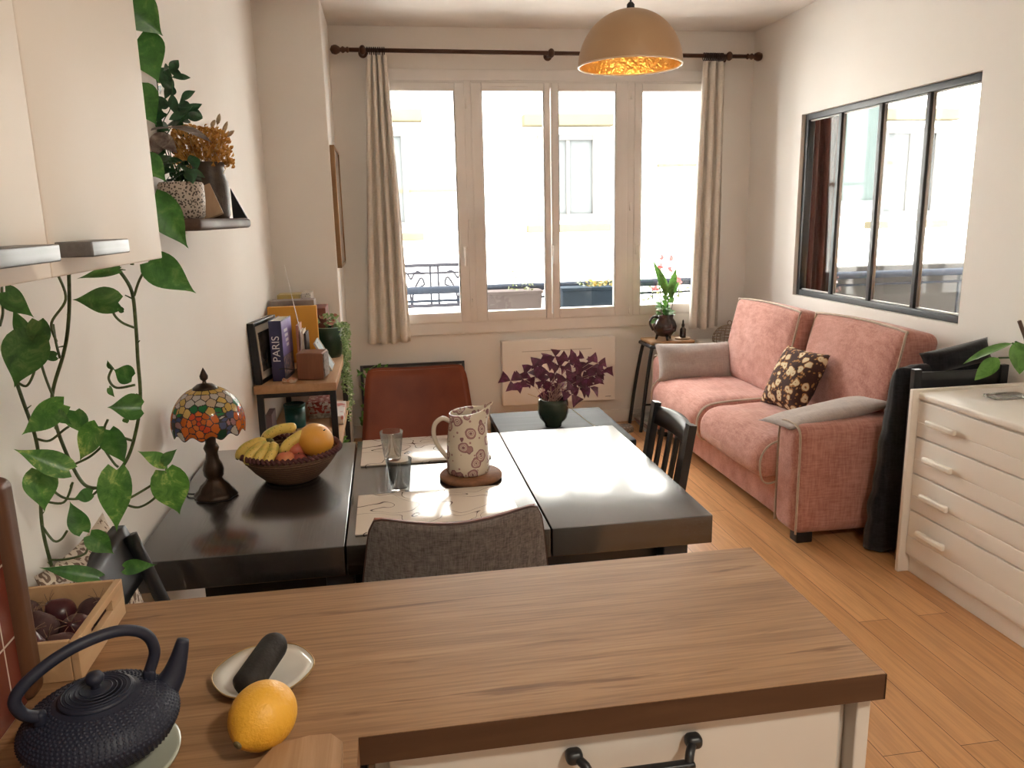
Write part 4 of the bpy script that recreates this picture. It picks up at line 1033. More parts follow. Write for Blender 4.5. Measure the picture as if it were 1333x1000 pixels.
def fruit(name, c, r, mat, label, cat_, squash=.92, T=None):
    c = B + V(c); t = thing(name, c, label, cat_)
    def fn(P): return P * (1 - .10 * math.exp(-((1 - P.z) * 6)) - .05 * math.exp(-((1 + P.z) * 6)))
    TT_ = T or Matrix.Identity(4)
    MB().sphere(c, r, T=TT_, nu=28, nv=20, sc3=(1, 1, squash), fn=fn).build('flesh', mat, t)
    a = c + TT_ @ V((0, 0, r * squash * .86)); MB().tube([a, c + TT_ @ V((.002, 0, r * squash * 1.02))], .002, 5).build('stalk', stemm, t); return t
fruit('pomelo', (.082, -.010, .122), .056, M('yellow_orange_peel', (.72, .36, .055), (.68, .31, .04), rough=.42, scale=7, bmp=.25, bscale=260), 'big yellow orange citrus fruit on the right of the fruit bowl', 'fruit', .93, Matrix.Rotation(math.radians(38), 4, 'Y') @ Matrix.Rotation(math.radians(20), 4, 'X'))
apm = M('red_apple_skin', (.50, .09, .05), (.62, .24, .10), rough=.3, scale=14)
fruit('apple', (-.006, -.078, .084), .031, apm, 'red and yellow apple at the front of the fruit bowl', 'apple')
fruit('apple', (.032, -.070, .078), .026, M('dark_red_skin', (.26, .04, .04), (.36, .08, .05), rough=.3, scale=14), 'small dark red apple beside the front apple', 'apple')
fruit('apple', (.020, -.018, .098), .032, M('coral_skin', (.60, .20, .10), (.5, .12, .07), rough=.35, scale=14), 'coral red apple half hidden between banana and big citrus', 'apple')

# stained glass lamp
L0 = V((-.534, 2.335, TZ)); lamp = thing('table_lamp', L0, 'stained glass table lamp with orange roses on a bronze base', 'lamp')
bronze = M('dark_bronze', (.045, .026, .015), (.02, .012, .008), rough=.38, metal=.6, scale=30, bmp=.6, bscale=60)
MB().lathe([(.0, 0), (.060, 0), (.062, .006), (.055, .014), (.048, .02), (.040, .035), (.026, .048), (.022, .058), (.028, .066), (.030, .085), (.026, .10), (.019, .115), (.017, .135), (.022, .150), (.019, .158), (.015, .165), (.015, .19), (.008, .2), (.008, .33)], L0, 36, wob=lambda a, z: 1 + (.05 * math.cos(8 * a) if z < .05 else .02 * math.cos(6 * a))).build('base', bronze, lamp)
MB().lathe([(.0, .325), (.034, .325), (.034, .333), (.022, .342), (.006, .345), (.005, .352), (.011, .358), (.012, .366), (.006, .38), (.0, .392)], L0, 24).build('finial', bronze, lamp)
SR, S0, S1 = .106, .195, .330
def dome(phi, t):   # t 0 rim .. 1 top
    ang = t * 1.30; r = SR * (math.cos(ang) ** .82) * (1 - .05 * (1 - t) ** 8) ; z = S0 + .012 + (S1 - S0 - .012) * (math.sin(ang) / math.sin(1.30))
    k = max(0, 1 - t / .10)
    z -= .012 * k * (.45 + .55 * math.cos(phi * 12)); return V((r * math.cos(phi), r * math.sin(phi), z))
from mathutils.kdtree import KDTree
seeds = []
def seed(phi, t, c): seeds.append((dome(phi, t), c))
rr = random.Random(12)
# colours: 0 lead 1 orange 2 red orange 3 deep orange 4 green 5 yellow 6 clear 7 blue grey 8 mauve 9 amber white 10 dark green
for q in range(4):
    p0 = math.radians(-92 + 90 * q)
    def sx(dx, dy, c): seed(p0 + dx / .10, .26 + dy / .148, c)
    sx(0, 0, 2)
    for k in range(5): a = 2 * PI * k / 5 + .3; sx(.0125 * math.cos(a), .0125 * math.sin(a), (1, 2, 3)[k % 3])
    for k in range(8): a = 2 * PI * k / 8; sx(.027 * math.cos(a), .025 * math.sin(a), (1, 3, 1, 2)[k % 4])
    for k in range(11):
        a = 2 * PI * k / 11 + .2; y = .040 * math.sin(a)
        sx(.043 * math.cos(a), y, (1, 3)[k % 2] if y < .022 else (4, 5, 4)[k % 3])
    for k in range(7): sx(.0785 + rr.uniform(-.014, .014), -.035 + k * .013, (7, 7, 8, 7, 4, 5, 6)[k])
    for k in range(4): sx(.066, -.03 + k * .02, (10, 7, 6, 4)[k]); sx(.091, -.028 + k * .02, (6, 8, 7, 5)[k])
for k in range(16): seed(2 * PI * k / 16, .66, (6, 9, 5, 6)[k % 4])
for k in range(16): seed(2 * PI * (k + .5) / 16, .78, (9, 6)[k % 2])
for k in range(14): seed(2 * PI * k / 14, .93, 5)
kd = KDTree(len(seeds))
for i, (p, c) in enumerate(seeds): kd.insert(p, i)
kd.balance()
def stained(name, c, tr=.5):
    mt, nt, b, out = new_mat(name); b.inputs['Base Color'].default_value = (*c, 1); b.inputs['Roughness'].default_value = .12; b.inputs['Specular IOR Level'].default_value = .6
    t = N(nt, 'ShaderNodeBsdfTranslucent'); t.inputs[0].default_value = (*c, 1); mx = N(nt, 'ShaderNodeMixShader'); mx.inputs[0].default_value = tr
    nt.links.new(b.outputs[0], mx.inputs[1]); nt.links.new(t.outputs[0], mx.inputs[2]); nt.links.new(mx.outputs[0], out.inputs[0]); return mt
gl = [M('lead_came', (.012, .010, .009), rough=.4, scale=9), stained('glass_orange', (.80, .20, .04)), stained('glass_red_orange', (.72, .09, .03)), stained('glass_deep_orange', (.62, .15, .03)), stained('glass_green', (.03, .22, .07)), stained('glass_yellow', (.70, .50, .15)),
      stained('glass_clear', (.62, .60, .55)), stained('glass_blue_grey', (.09, .12, .24)), stained('glass_mauve', (.42, .25, .28)), stained('glass_amber_white', (.62, .50, .35)), stained('glass_dark_green', (.015, .07, .04))]
NU, NV = 300, 84; vs = []; fs = []; mis = []
for i in range(NU):
    for j in range(NV + 1): vs.append(L0 + dome(2 * PI * i / NU, j / NV * .985))
for i in range(NU):
    for j in range(NV):
        c = dome(2 * PI * (i + .5) / NU, (j + .5) / NV * .985); (c1_, i1, d1), (c2_, i2, d2) = kd.find_n(c, 2)
        lead = (d2 - d1) < .0024 or j == 0
        fs.append((i * (NV + 1) + j, ((i + 1) % NU) * (NV + 1) + j, ((i + 1) % NU) * (NV + 1) + j + 1, i * (NV + 1) + j + 1)); mis.append(0 if lead else seeds[i1][1])
mb = MB(); mb.v = vs; mb.f = fs; mb.sm = [True] * len(fs); mb.mi = mis
mb.build('lamp_shade', gl, lamp)
MB().tube(cat([L0 + V((-.055, .01, .006)), L0 + V((-.085, .02, .006)), L0 + V((-.10, .06, .006)), L0 + V((-.108, .12, .006))], 5), .0028, 6).build('cord', M('black_cord', (.01, .01, .01)), lamp)

# ------------------------------------------------------------------ PENDANT
PC = V((.79, 2.50, 2.0)); pend = thing('pendant_lamp', PC, 'hanging beige half dome pendant lamp with a glowing gold inside', 'lamp')
PR = .162
def dm(r, off=0): return [(r * math.cos(a), off + r * math.sin(a) * 1.02) for a in [i * PI / 2 / 20 for i in range(21)]]
MB().lathe(dm(PR), PC, 64, cap=False).build('shade', M('sand_lacquer', (.50, .34, .20), (.47, .31, .18), rough=.45, scale=5), pend)
gold = M('hammered_gold_leaf', (.80, .50, .17), (.72, .42, .12), rough=.32, metal=.85, scale=20, bmp=1.0, bscale=70, bd=.006)
MB().lathe(dm(PR - .004), PC, 64, cap=False).build('shade_lining', gold, pend)
MB().tube([PC + V(((PR - .002) * math.cos(a), (PR - .002) * math.sin(a), 0)) for a in [2 * PI * i / 64 for i in range(64)]], .003, 6, closed=True).build('rim', M('pale_rim', (.75, .6, .42), rough=.3), pend)
MB().lathe([(.0, .155), (.012, .158), (.012, .178), (.006, .185), (.0, .186)], PC, 16).build('cord_grip', black_metal, pend)
MB().tube([PC + V((0, 0, .18)), V((PC.x, PC.y, CH))], .003, 6).build('cord', M('black_cord', (.01, .01, .01)), pend)
MB().lathe([(.05, CH - PC.z - .02), (.05, CH - PC.z)], PC, 20).build('ceiling_rose', white_m, pend)
MB().lathe([(.0, .06), (.02, .062), (.032, .08), (.030, .10), (.014, .125), (.013, .155)], PC, 20).build('bulb', M('warm_bulb', (1, .8, .5), em=(1, .72, .38), ems=14), pend)

# ------------------------------------------------------------------ BOOKSHELF
BZ = .78; bk = thing('bookshelf', (-.455, 4.35, 0), 'low bookshelf with oak boards on a black metal frame by the pillar', 'shelf')
oak = wood('light_oak_board', (.36, .20, .10), (.46, .27, .14), (.55, .34, .19), 'y', 7, rough=.5)
bx0, bx1, by0, by1 = -.650, -.262, 3.80, 4.87
MB().bbox(bx0, bx1, by0, by1, BZ - .04, BZ, .003).build('top_board', oak, bk)
MB().bbox(bx0, bx1, by0 + .02, by1, .42, .45, .003).build('shelf_board', oak, bk)
MB().bbox(bx0, bx1, by0 + .02, by1, .08, .11, .003).build('shelf_board', oak, bk)
for x in (bx0 + .025, bx1 - .02):
    for y in (by0 + .02, by1 - .03): MB().bbox(x - .015, x + .015, y - .015, y + .015, 0, BZ - .04, .002).build('leg', black_metal, bk)
for y in (by0 + .02, by1 - .03): MB().bbox(bx0 + .02, bx1 - .02, y - .012, y + .012, BZ - .062, BZ - .04, .002).build('frame_rail', black_metal, bk)
for x in (bx0 + .025, bx1 - .02): MB().bbox(x - .012, x + .012, by0 + .02, by1 - .03, BZ - .062, BZ - .04, .002).build('frame_rail', black_metal, bk)
# framed photo leaning at the wall
fp = thing('picture_frame', (-.615, 3.98, BZ), 'thick black picture frame standing on the near end of the bookshelf', 'picture')
Tm = Matrix.Translation((-.582, 3.985, BZ + .002)) @ Matrix.Rotation(math.radians(-3), 4, 'Y') @ Matrix.Rotation(math.radians(-11), 4, 'Z')
mb = MB()
for a in ((-.16, -.14, 0, .30), (.14, .16, 0, .30), (-.14, .14, 0, .02), (-.14, .14, .28, .30)): mb.bbox(-.035, 0, a[0], a[1], a[2], a[3], .003, T=Tm)
mb.build('frame', black_wood2, fp)
mb = MB().box(-.02, -.006, -.14, .14, .02, .28, T=Tm).build('mat_board', M('cream_mount', (.62, .54, .45), rough=.6), fp)
MB().box(-.012, -.004, -.105, .105, .055, .245, T=Tm).build('photograph', M('dark_photo', (.05, .045, .045), (.18, .15, .13), scale=11, rough=.25), fp)
def book(x0, x1, y0, y1, z0, z1, cover, name, label, cat_='book', rz=0, pages=(.6, .55, .47), ry=0, group=None):
    c = V(((x0 + x1) / 2, (y0 + y1) / 2, z0)); t = thing(name, c, label, cat_, group=group)
    T = TR(c, 0, ry, rz); hx, hy, h = (x1 - x0) / 2, (y1 - y0) / 2, z1 - z0
    cm = MB(); cv = .003
    cm.bbox(-hx, -hx + cv, -hy, hy, 0, h, .001, T=T); cm.bbox(hx - cv, hx, -hy, hy, 0, h, .001, T=T); cm.bbox(-hx, hx, -hy, -hy + cv, 0, h, .001, T=T)
    cm.build('cover', cover, t)
    MB().box(-hx + cv, hx - cv, -hy + cv, hy - .004, .003, h - .004, T=T).build('pages', M('book_pages', pages, rough=.8), t)
    return t, T, hx, hy, h
# brown book, PARIS guide, thin books
book(-.60, -.555, 4.06, 4.28, BZ, 1.055, M('brown_book_cloth', (.16, .06, .04), (.22, .09, .05), scale=20), 'book', 'brown hardback book between the black picture frame and the blue guide')
navy = M('navy_cover', (.020, .022, .075), (.03, .03, .10), scale=9, rough=.35)
t, T, hx, hy, h = book(-.560, -.500, 3.90, 4.12, BZ, 1.078, navy, 'guide_book', 'thick navy and violet travel guide with PARIS on its spine', rz=math.radians(-6))
fc = bpy.data.curves.new('lettering', 'FONT'); fc.body = 'PARIS'; fc.size = .052; fc.extrude = .0006; fc.align_x = 'CENTER'; fc.align_y = 'CENTER'
fo = bpy.data.objects.new('lettering', fc); COL.objects.link(fo); fo.parent = t
fc.materials.append(M('white_print', (.75, .75, .80), rough=.5))
fm_ = bpy.data.meshes.new_from_object(fo); bpy.data.objects.remove(fo); fo = bpy.data.objects.new('lettering', fm_); COL.objects.link(fo); fo.parent = t
if not fm_.materials: fm_.materials.append(MATS['white_print'])
R3 = Matrix(((0, -1, 0), (0, 0, -1), (1, 0, 0))).to_4x4()
fo.matrix_basis = Matrix.Translation((0, 0, 0)) @ Matrix.Rotation(math.radians(-6), 4, 'Z') @ Matrix.Translation((0, -hy - .0012, .16)) @ R3
MB().box(hx, hx + .0008, -hy + .006, hy - .002, .12, h - .006, T=T).build('cover_art', M('violet_cover_art', (.16, .13, .38), (.24, .22, .50), scale=12, rough=.3), t)
MB().box(hx, hx + .0009, -hy + .01, hy - .01, .02, .118, T=T).build('cover_photo', M('colour_cover_photo', (.45, .30, .28), (.10, .12, .20), scale=38, rough=.3, lo=.45, hi=.55), t)
mb = MB()
for k in range(4): mb.box(hx, hx + .0014, -hy + .05 + .012 * k, -hy + .12 + .005 * k, .235 - .025 * k, .25 - .025 * k, T=T)
mb.build('cover_title', M('white_print', (.75, .75, .80)), t)
book(-.462, -.450, 4.06, 4.24, BZ, 1.03, M('salmon_cover', (.48, .20, .13), scale=9), 'book', 'thin salmon book right of the blue guide')
book(-.444, -.428, 4.06, 4.22, BZ, 1.00, M('cream_cover', (.60, .52, .42), scale=9), 'book', 'thin cream book between the salmon and dark books')
book(-.426, -.416, 4.08, 4.24, BZ, .985, M('dark_brown_cover', (.035, .02, .018), scale=9), 'book', 'thin dark brown book right of the cream one')
tag(MB().bbox(-.645, -.382, 4.41, 4.45, BZ, 1.092, .004).build('box_file', M('mustard_card', (.62, .30, .035), (.58, .27, .03), rough=.55, scale=5)), 'large mustard yellow folder standing behind the books', 'folder')
tag(MB().bbox(-.64, -.40, 4.50, 4.62, BZ, 1.115, .004).build('storage_box', M('grey_brown_card', (.13, .09, .08), (.3, .27, .25), scale=5)), 'grey brown box behind the mustard folder', 'box')
tag(MB().bbox(-.425, -.345, 4.56, 4.80, BZ, 1.06, .004).build('storage_box', M('oxblood_box', (.14, .03, .02), (.20, .06, .04), scale=18)), 'oxblood red box behind the green planter', 'box')
tag(MB().bbox(-.62, -.49, 4.66, 4.80, BZ, 1.135, .004).build('storage_box', M('yellow_tin', (.58, .40, .07), (.4, .38, .25), scale=9)), 'yellow box against the pillar at the back of the bookshelf', 'box')
tag(MB().bbox(-.485, -.428, 4.65, 4.82, BZ, 1.14, .004).build('storage_box', voronoi_mat('speckled_paper', [(0, (.05, .05, .05)), (.25, (.52, .48, .43))], 110)), 'black speckled box beside the yellow box by the pillar', 'box')
# radio with antenna
ra = thing('radio', (-.372, 3.90, BZ), 'small walnut cube radio with a long antenna on the bookshelf', 'radio')
walnut = wood('walnut_veneer', (.15, .045, .022), (.21, .075, .038), (.27, .11, .06), 'z', 12, rough=.4)
Tr_ = TR((-.378, 3.935, BZ), 0, 0, math.radians(-8))
MB().bbox(-.066, .062, -.06, .07, .004, .136, .006, T=Tr_).build('cabinet', walnut, ra)
MB().bbox(.062, .068, -.05, .06, .012, .128, .002, T=Tr_).build('front_panel', M('radio_panel', (.12, .10, .09), (.3, .28, .26), scale=50), ra)
MB().tube([(-.455, 3.955, BZ + .004), PY(393, 440, 3.97), PY(370, 345, 3.97)], [.003, .0026, .0012], 6).build('antenna', chrome, ra)
wr_ = MB().tube(cat([V((-.53, 3.84, BZ + .07)), V((-.50, 3.83, BZ + .075)), V((-.46, 3.84, BZ + .065)), V((-.448, 3.90, BZ + .06))], 5), .0025, 5).build('cable', M('black_cord', (.01, .01, .01)), ra)
tag(MB().soft((-.485, 3.85, BZ + .012), (.07, .04, .022), .009, n=8, fn=lambda P: V((P.x, P.y, P.z * (1 + .5 * math.sin(P.x * 120))))).build('paper_scrap', M('orange_scrap', (.40, .14, .06), (.5, .4, .3), scale=50)), 'crumpled orange scrap lying at the foot of the blue guide', 'scrap')
# A-shaped photo frame
sf = thing('photo_frame', (-.315, 4.22, BZ), 'small pale photo frame propped behind the radio', 'picture')
T2 = Matrix.Translation((-.300, 4.20, BZ)) @ Matrix.Rotation(math.radians(-28), 4, 'Y')
mb = MB(); mb.bbox(-.006, .002, -.10, .10, 0, .17, .002, T=T2); mb.build('frame', M('pale_blue_print', (.45, .52, .55), (.28, .35, .4), scale=12, rough=.3), sf)
mb = MB(); mb.bbox(.001, .005, -.10, -.088, 0, .17, .001, T=T2); mb.bbox(.001, .005, .088, .10, 0, .17, .001, T=T2); mb.build('border', M('cream_mount', (.62, .54, .45)), sf)
MB().bar((-.385, 4.20, BZ), (-.372, 4.20, BZ + .14), .03, .004).build('stand', black_wood2, sf)
# green planter with trailing plant
gp = V((-.335, 4.56, BZ)); gpl = thing('trailing_plant', gp, 'dark green pot of trailing small leaved plant at the back of the bookshelf', 'plant')
MB().lathe([(.0, 0), (.058, 0), (.066, .02), (.074, .09), (.075, .172), (.068, .172), (.068, .09), (.0, .08)], gp, 36).build('pot', M('bottle_green_glaze', (.008, .035, .018), (.015, .05, .025), rough=.3, scale=8), gpl)
MB().tube([gp + V((.0715 * math.cos(a), .0715 * math.sin(a), .172)) for a in [2 * PI * i / 32 for i in range(32)]], .0035, 6, closed=True).build('rim', M('pale_green_rim', (.35, .45, .38), rough=.3), gpl)
MB().lathe([(.0, .15), (.069, .15)], gp, 20, cap=False).build('soil', M('potting_soil', (.03, .018, .01)), gpl)
sm1 = leaf_mat('small_pale_leaf', (.16, .30, .10), (.38, .50, .24), scale=60); rd = leaf_mat('rosy_leaf', (.45, .16, .12), (.5, .25, .18))
rr = random.Random(31); lf = MB(); st = MB(); lr = MB()
for k in range(60):
    a = rr.random() * 6.28; r0 = rr.random() * .06; p = gp + V((r0 * math.cos(a) - .0, r0 * math.sin(a), .17 + rr.random() * .07)); d = V((rr.gauss(0, 1), rr.gauss(0, 1), rr.uniform(-.2, 1))).normalized()
    (lf if k % 7 else lr).leaf(p, p + d * .032, .02, (rr.gauss(0, 1), -1, .5), shape='oval', nu=2, nv=4)
for k in range(9):
    x0_ = gp.x + .05 + rr.random() * .03; y0_ = gp.y - .06 + rr.random() * .12; L_ = rr.uniform(.25, .52) if k < 7 else .15
    pts = [gp + V((.04, y0_ - gp.y, .165)), V((x0_ + .015, y0_, BZ + .185))] + [V((x0_ + .022 + .012 * math.sin(j * 1.3 + k), y0_ - .03 * j / 5 * (k % 3), BZ + .15 - L_ * j / 5)) for j in range(6)]
    pts = cat(pts, 6); st.tube(pts, .0011, 4)
    for p in pts[4:]:
        for q in range(2):
            d = V((rr.gauss(0, 1), rr.gauss(0, .6), rr.uniform(-.6, .3))).normalized(); lf.leaf(p, p + d * .017, .012, (rr.gauss(0, .5), -1, .5), shape='oval', nu=2, nv=3)
lf.build('foliage', sm1, gpl); lr.build('rosy_leaves', rd, gpl); st.build('stem', sm1, gpl)
# lower shelf goods
can = thing('canister', (-.525, 4.28, .45), 'teal cylindrical canister on the lower shelf of the bookshelf', 'canister')
teal = M('teal_enamel', (.006, .075, .070), (.008, .09, .085), rough=.35, scale=5)
MB().lathe([(.0, .0), (.052, .0), (.054, .005), (.056, .118), (.053, .118), (.050, .01)], (-.525, 4.28, .45), 36).build('body', teal, can)
MB().lathe([(.058, .112), (.058, .128), (.05, .130), (.048, .122), (.0, .122)], (-.525, 4.28, .45), 36).build('lid', teal, can)
for k, (z0_, h_, dx, c1_, c2_, lb_) in enumerate(((.45, .028, 0, (.5, .45, .38), (.3, .25, .2), 'cream game box at the bottom of the lower shelf stack'), (.479, .034, .006, (.34, .035, .03), (.50, .42, .38), 'red game box in the middle of the lower shelf stack'), (.514, .030, -.004, (.25, .03, .025), (.62, .55, .5), 'dark red game box with pale print on top of the lower shelf stack'))):
    tag(MB().bbox(-.47 + dx, -.335 + dx, 4.42, 4.70, z0_ + .0006, z0_ + h_, .002).build('game_box', M('box_print_%s' % 'abc'[k], c1_, c2_, scale=42, rough=.4, lo=.5, hi=.56)), lb_, 'box', 'game boxes')
tag(MB().bbox(-.328, -.268, 4.25, 4.62, .451, .50, .004).build('storage_box', M('white_red_box', (.62, .57, .52), (.45, .12, .1), scale=14, lo=.58, hi=.64)), 'flat white box with a red corner at the edge of the lower shelf', 'box')
gpt = thing('potted_plant', (-.36, 4.25, .11), 'bushy green plant in a pale pot on the bottom board of the bookshelf', 'plant')
MB().lathe([(.0, 0), (.055, 0), (.07, .12), (.064, .12), (.0, .11)], (-.36, 4.25, .11), 24).build('pot', M('pale_clay_pot', (.45, .40, .35), scale=6), gpt)
bush('foliage', gpt, -.43, -.29, 4.25, .22, .18, 90, upl, .05, 8)
pm = MB().box(-.63, -.60, 3.95, 4.1, .451, .60)
tag(pm.build('book', M('mauve_book_cloth', (.20, .15, .17), scale=9)), 'mauve book leaning at the wall beside the teal canister', 'book')
# leaning framed print behind the leather chair
lp = thing('picture_frame', (.16, 5.45, 0), 'wide thin black framed print standing on the floor behind the cognac leather chair', 'picture')
T3 = Matrix.Translation((.16, 5.47, .0)) @ Matrix.Rotation(math.radians(-4), 4, 'X')
mb = MB(); w2 = .368
for a in ((-w2, -w2 + .02, 0, .545), (w2 - .02, w2, 0, .545), (-w2 + .02, w2 - .02, 0, .02), (-w2 + .02, w2 - .02, .525, .545)): mb.bbox(a[0], a[1], -.012, .012, a[2], a[3], .002, T=T3)
mb.build('frame', black_wood2, lp)
MB().box(-w2 + .018, w2 - .018, .0, .008, .02, .525, T=T3).build('print', M('pale_art_print', (.52, .44, .38), (.42, .22, .18), scale=5, rough=.35, lo=.5, hi=.8), lp)
fl = thing('potted_plant', (-.10, 5.22, 0), 'leafy green plant on the floor between bookshelf and black framed print', 'plant')
MB().lathe([(.0, 0), (.07, 0), (.09, .15), (.082, .15), (.0, .13)], (-.10, 5.22, 0), 28).build('pot', M('floor_clay_pot', (.28, .13, .08), scale=6), fl)
MB().tube([(-.10, 5.22, .13), (-.10, 5.22, .45)], .006, 6).build('stem', upd, fl)
bush('foliage', fl, -.19, .0, 5.22, .16, .42, 110, upl, .055, 12)

# ------------------------------------------------------------------ KITCHEN PENINSULA
ctm = wood('grey_brown_oak_laminate', (.17, .083, .034), (.35, .195, .092), (.45, .275, .145), 'x', 5, rough=.42, bmp=.12, spec=.25, streak=12)
def crack_grain(mt):
    nt = mt.node_tree; b = nt.nodes['Principled BSDF']; src = b.inputs['Base Color'].links[0].from_socket
    f = noise_tex(nt, coords(nt, (2.2, 26, 26)), 1.0, 5, .65, .6); k = ramp(nt, f, [(.60, (1, 1, 1)), (.66, (.55, .48, .42)), (.72, (.4, .34, .3))])
    g = noise_tex(nt, coords(nt, (6, 180, 180)), 1.0, 3, .6); k2 = ramp(nt, g, [(.35, (.80, .78, .76)), (.6, (1.06, 1.06, 1.06))])
    nt.links.new(mix(nt, 1.0, mix(nt, .8, src, k, 'MULTIPLY'), k2, 'MULTIPLY'), b.inputs['Base Color'])
crack_grain(ctm)
KZ = .90
poly = [(WL + .002, -1.6), (-.066, -1.6), (-.066, .909), (.675, .909), (.683, 1.352), (WL + .002, 1.352)]
wt = tag(MB().prism(poly, KZ - .04, KZ).build('worktop', ctm), 'grey brown oak laminate kitchen worktop running across the foreground', 'worktop')
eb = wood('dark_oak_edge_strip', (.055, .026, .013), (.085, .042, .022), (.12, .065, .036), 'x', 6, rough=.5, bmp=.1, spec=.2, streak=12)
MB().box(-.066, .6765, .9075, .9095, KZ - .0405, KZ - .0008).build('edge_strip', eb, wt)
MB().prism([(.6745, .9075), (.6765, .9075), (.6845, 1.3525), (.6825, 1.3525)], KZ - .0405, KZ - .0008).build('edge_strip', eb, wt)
kw = M('greige_cabinet_lacquer', (.58, .545, .50), rough=.4, scale=3)
cab = thing('base_cabinet', (.3, 1.12, 0), 'pale cabinet with a black bar handle under the peninsula worktop', 'cabinet')
MB().bbox(-.05, .645, .952, 1.30, .08, KZ - .042, .003).build('body', kw, cab)
MB().bbox(.646, .668, .925, 1.31, 0, KZ - .042, .003).build('end_panel', kw, cab)
MB().bbox(-.05, .64, .98, 1.28, 0, .08, .003).build('plinth', kw, cab)
dwr = MB().bbox(-.03, .622, .928, .95, .665, KZ - .046, .003).build('drawer', kw, cab)
for z0_, z1_ in ((.39, .66), (.09, .385)): MB().bbox(-.03, .622, .928, .95, z0_, z1_, .003).build('drawer', kw, cab)
hb = MB(); ha, hc = V((.220, .9, .824)), V((.392, .9, .824))
for p in (ha, hc): hb.soft((p.x, .918, p.z), (.024, .022, .020), .008, n=3); hb.tube(cat([(p.x, .918, p.z), (p.x + (.012 if p is ha else -.012), .90, p.z - .004), (p.x + (.016 if p is ha else -.016), .893, p.z - .016)], 4), .0065, 8)
hb.bbox(ha.x + .008, hc.x - .008, .885, .900, .797, .813, .004)
hb.build('handle', M('matte_black_metal', (.012, .013, .015), rough=.4), dwr)
kb = thing('base_cabinet', (-.38, .2, 0), 'kitchen cabinets under the worktop along the left wall', 'cabinet')
MB().bbox(WL + .01, -.10, -1.58, .90, .0, KZ - .042, .003).build('body', kw, kb)
for k in range(4): MB().bbox(-.10, -.082, -1.55 + .6 * k, -1.55 + .6 * k + .594, .10, KZ - .05, .003).build('door', kw, kb)

# tiled upstand with timber edge
def tiles():
    mt, nt, b, out = new_mat('red_brown_tiles'); co = coords(nt, (1, 1, 1), (0, PI / 2, PI / 2))
    tc = N(nt, 'ShaderNodeTexCoord'); sp = N(nt, 'ShaderNodeSeparateXYZ'); nt.links.new(tc.outputs['Object'], sp.inputs[0]); cb = N(nt, 'ShaderNodeCombineXYZ'); nt.links.new(sp.outputs[1], cb.inputs[0]); nt.links.new(sp.outputs[2], cb.inputs[1])
    br = N(nt, 'ShaderNodeTexBrick'); br.offset = 0
    for k, v in (('Scale', 1.0), ('Mortar Size', .0016), ('Brick Width', .105), ('Row Height', .105), ('Bias', 0.)): br.inputs[k].default_value = v
    br.inputs['Color1'].default_value = (.115, .022, .016, 1); br.inputs['Color2'].default_value = (.15, .034, .022, 1); br.inputs['Mortar'].default_value = (.5, .38, .30, 1)
    nt.links.new(cb.outputs[0], br.inputs['Vector']); nt.links.new(br.outputs['Color'], b.inputs['Base Color']); b.inputs['Roughness'].default_value = .2; bump(nt, b, br.outputs['Fac'], -.4, .003); return mt
ts = thing('tiled_splashback', (-.61, .3, KZ), 'dark red tiled splashback with pale grout and a brown timber edge', 'splashback')
MB().box(WL + .001, -.524, -1.5, 1.07, KZ + .001, 1.195).build('tiles', tiles(), ts)
mb = MB(); tw_ = wood('brown_stained_timber', (.07, .025, .012), (.11, .045, .020), (.15, .07, .035), 'z', 6, rough=.4)
mb.soft((-.585, 1.088, (KZ + 1.222) / 2 + .001), (.146, .046, 1.222 - KZ), .016, n=8, rn=4); mb.build('timber_edge', tw_, ts)
MB().soft((-.585, -.22, 1.208), (.146, 2.56, .026), .012, n=6).build('timber_cap', tw_, ts)

# crate with onions and beets
cr = thing('wooden_crate', (-.565, 1.235, KZ), 'pale wooden crate with slot handles holding onions on the worktop', 'crate')
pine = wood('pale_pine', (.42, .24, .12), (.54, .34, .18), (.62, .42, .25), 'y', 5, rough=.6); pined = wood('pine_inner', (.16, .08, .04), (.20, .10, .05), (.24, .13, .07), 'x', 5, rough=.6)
cx0, cx1, cy0, cy1, cz1 = -.648, -.468, 1.116, 1.318, .964
MB().bbox(cx0, cx1 - .012, cy0, cy0 + .008, KZ + .001, cz1, .001).build('side_board', pine, cr)
MB().bbox(cx0, cx1 - .012, cy1 - .008, cy1, KZ + .001, cz1, .001).build('side_board', pine, cr)
mb = MB()
for a in ((cy0, cy1, KZ + .001, KZ + .034), (cy0, cy1, KZ + .052, cz1)): mb.bbox(cx1 - .011, cx1, a[0], a[1], a[2], a[3] + .0, .001)
for a in ((cy0, cy0 + .055), (cy1 - .055, cy1)): mb.bbox(cx1 - .011, cx1, a[0], a[1], KZ + .033, KZ + .053, .001)
mb.build('end_board', pine, cr); MB().bbox(cx0, cx0 + .011, cy0, cy1, KZ + .001, cz1, .001).build('end_board', pine, cr)
MB().box(cx0 + .01, cx1 - .01, cy0 + .006, cy1 - .006, KZ + .001, KZ + .006).build('bottom', pined, cr)
onm = M('red_onion_skin', (.085, .018, .022), (.05, .012, .015), rough=.35, scale=18, stretch=(1, 1, .2)); bet = M('beetroot_skin', (.045, .015, .016), (.09, .04, .035), rough=.8, scale=20, bmp=.5)
rr = random.Random(3); k = 0
root = M('dry_root_hair', (.22, .13, .08), rough=.9)
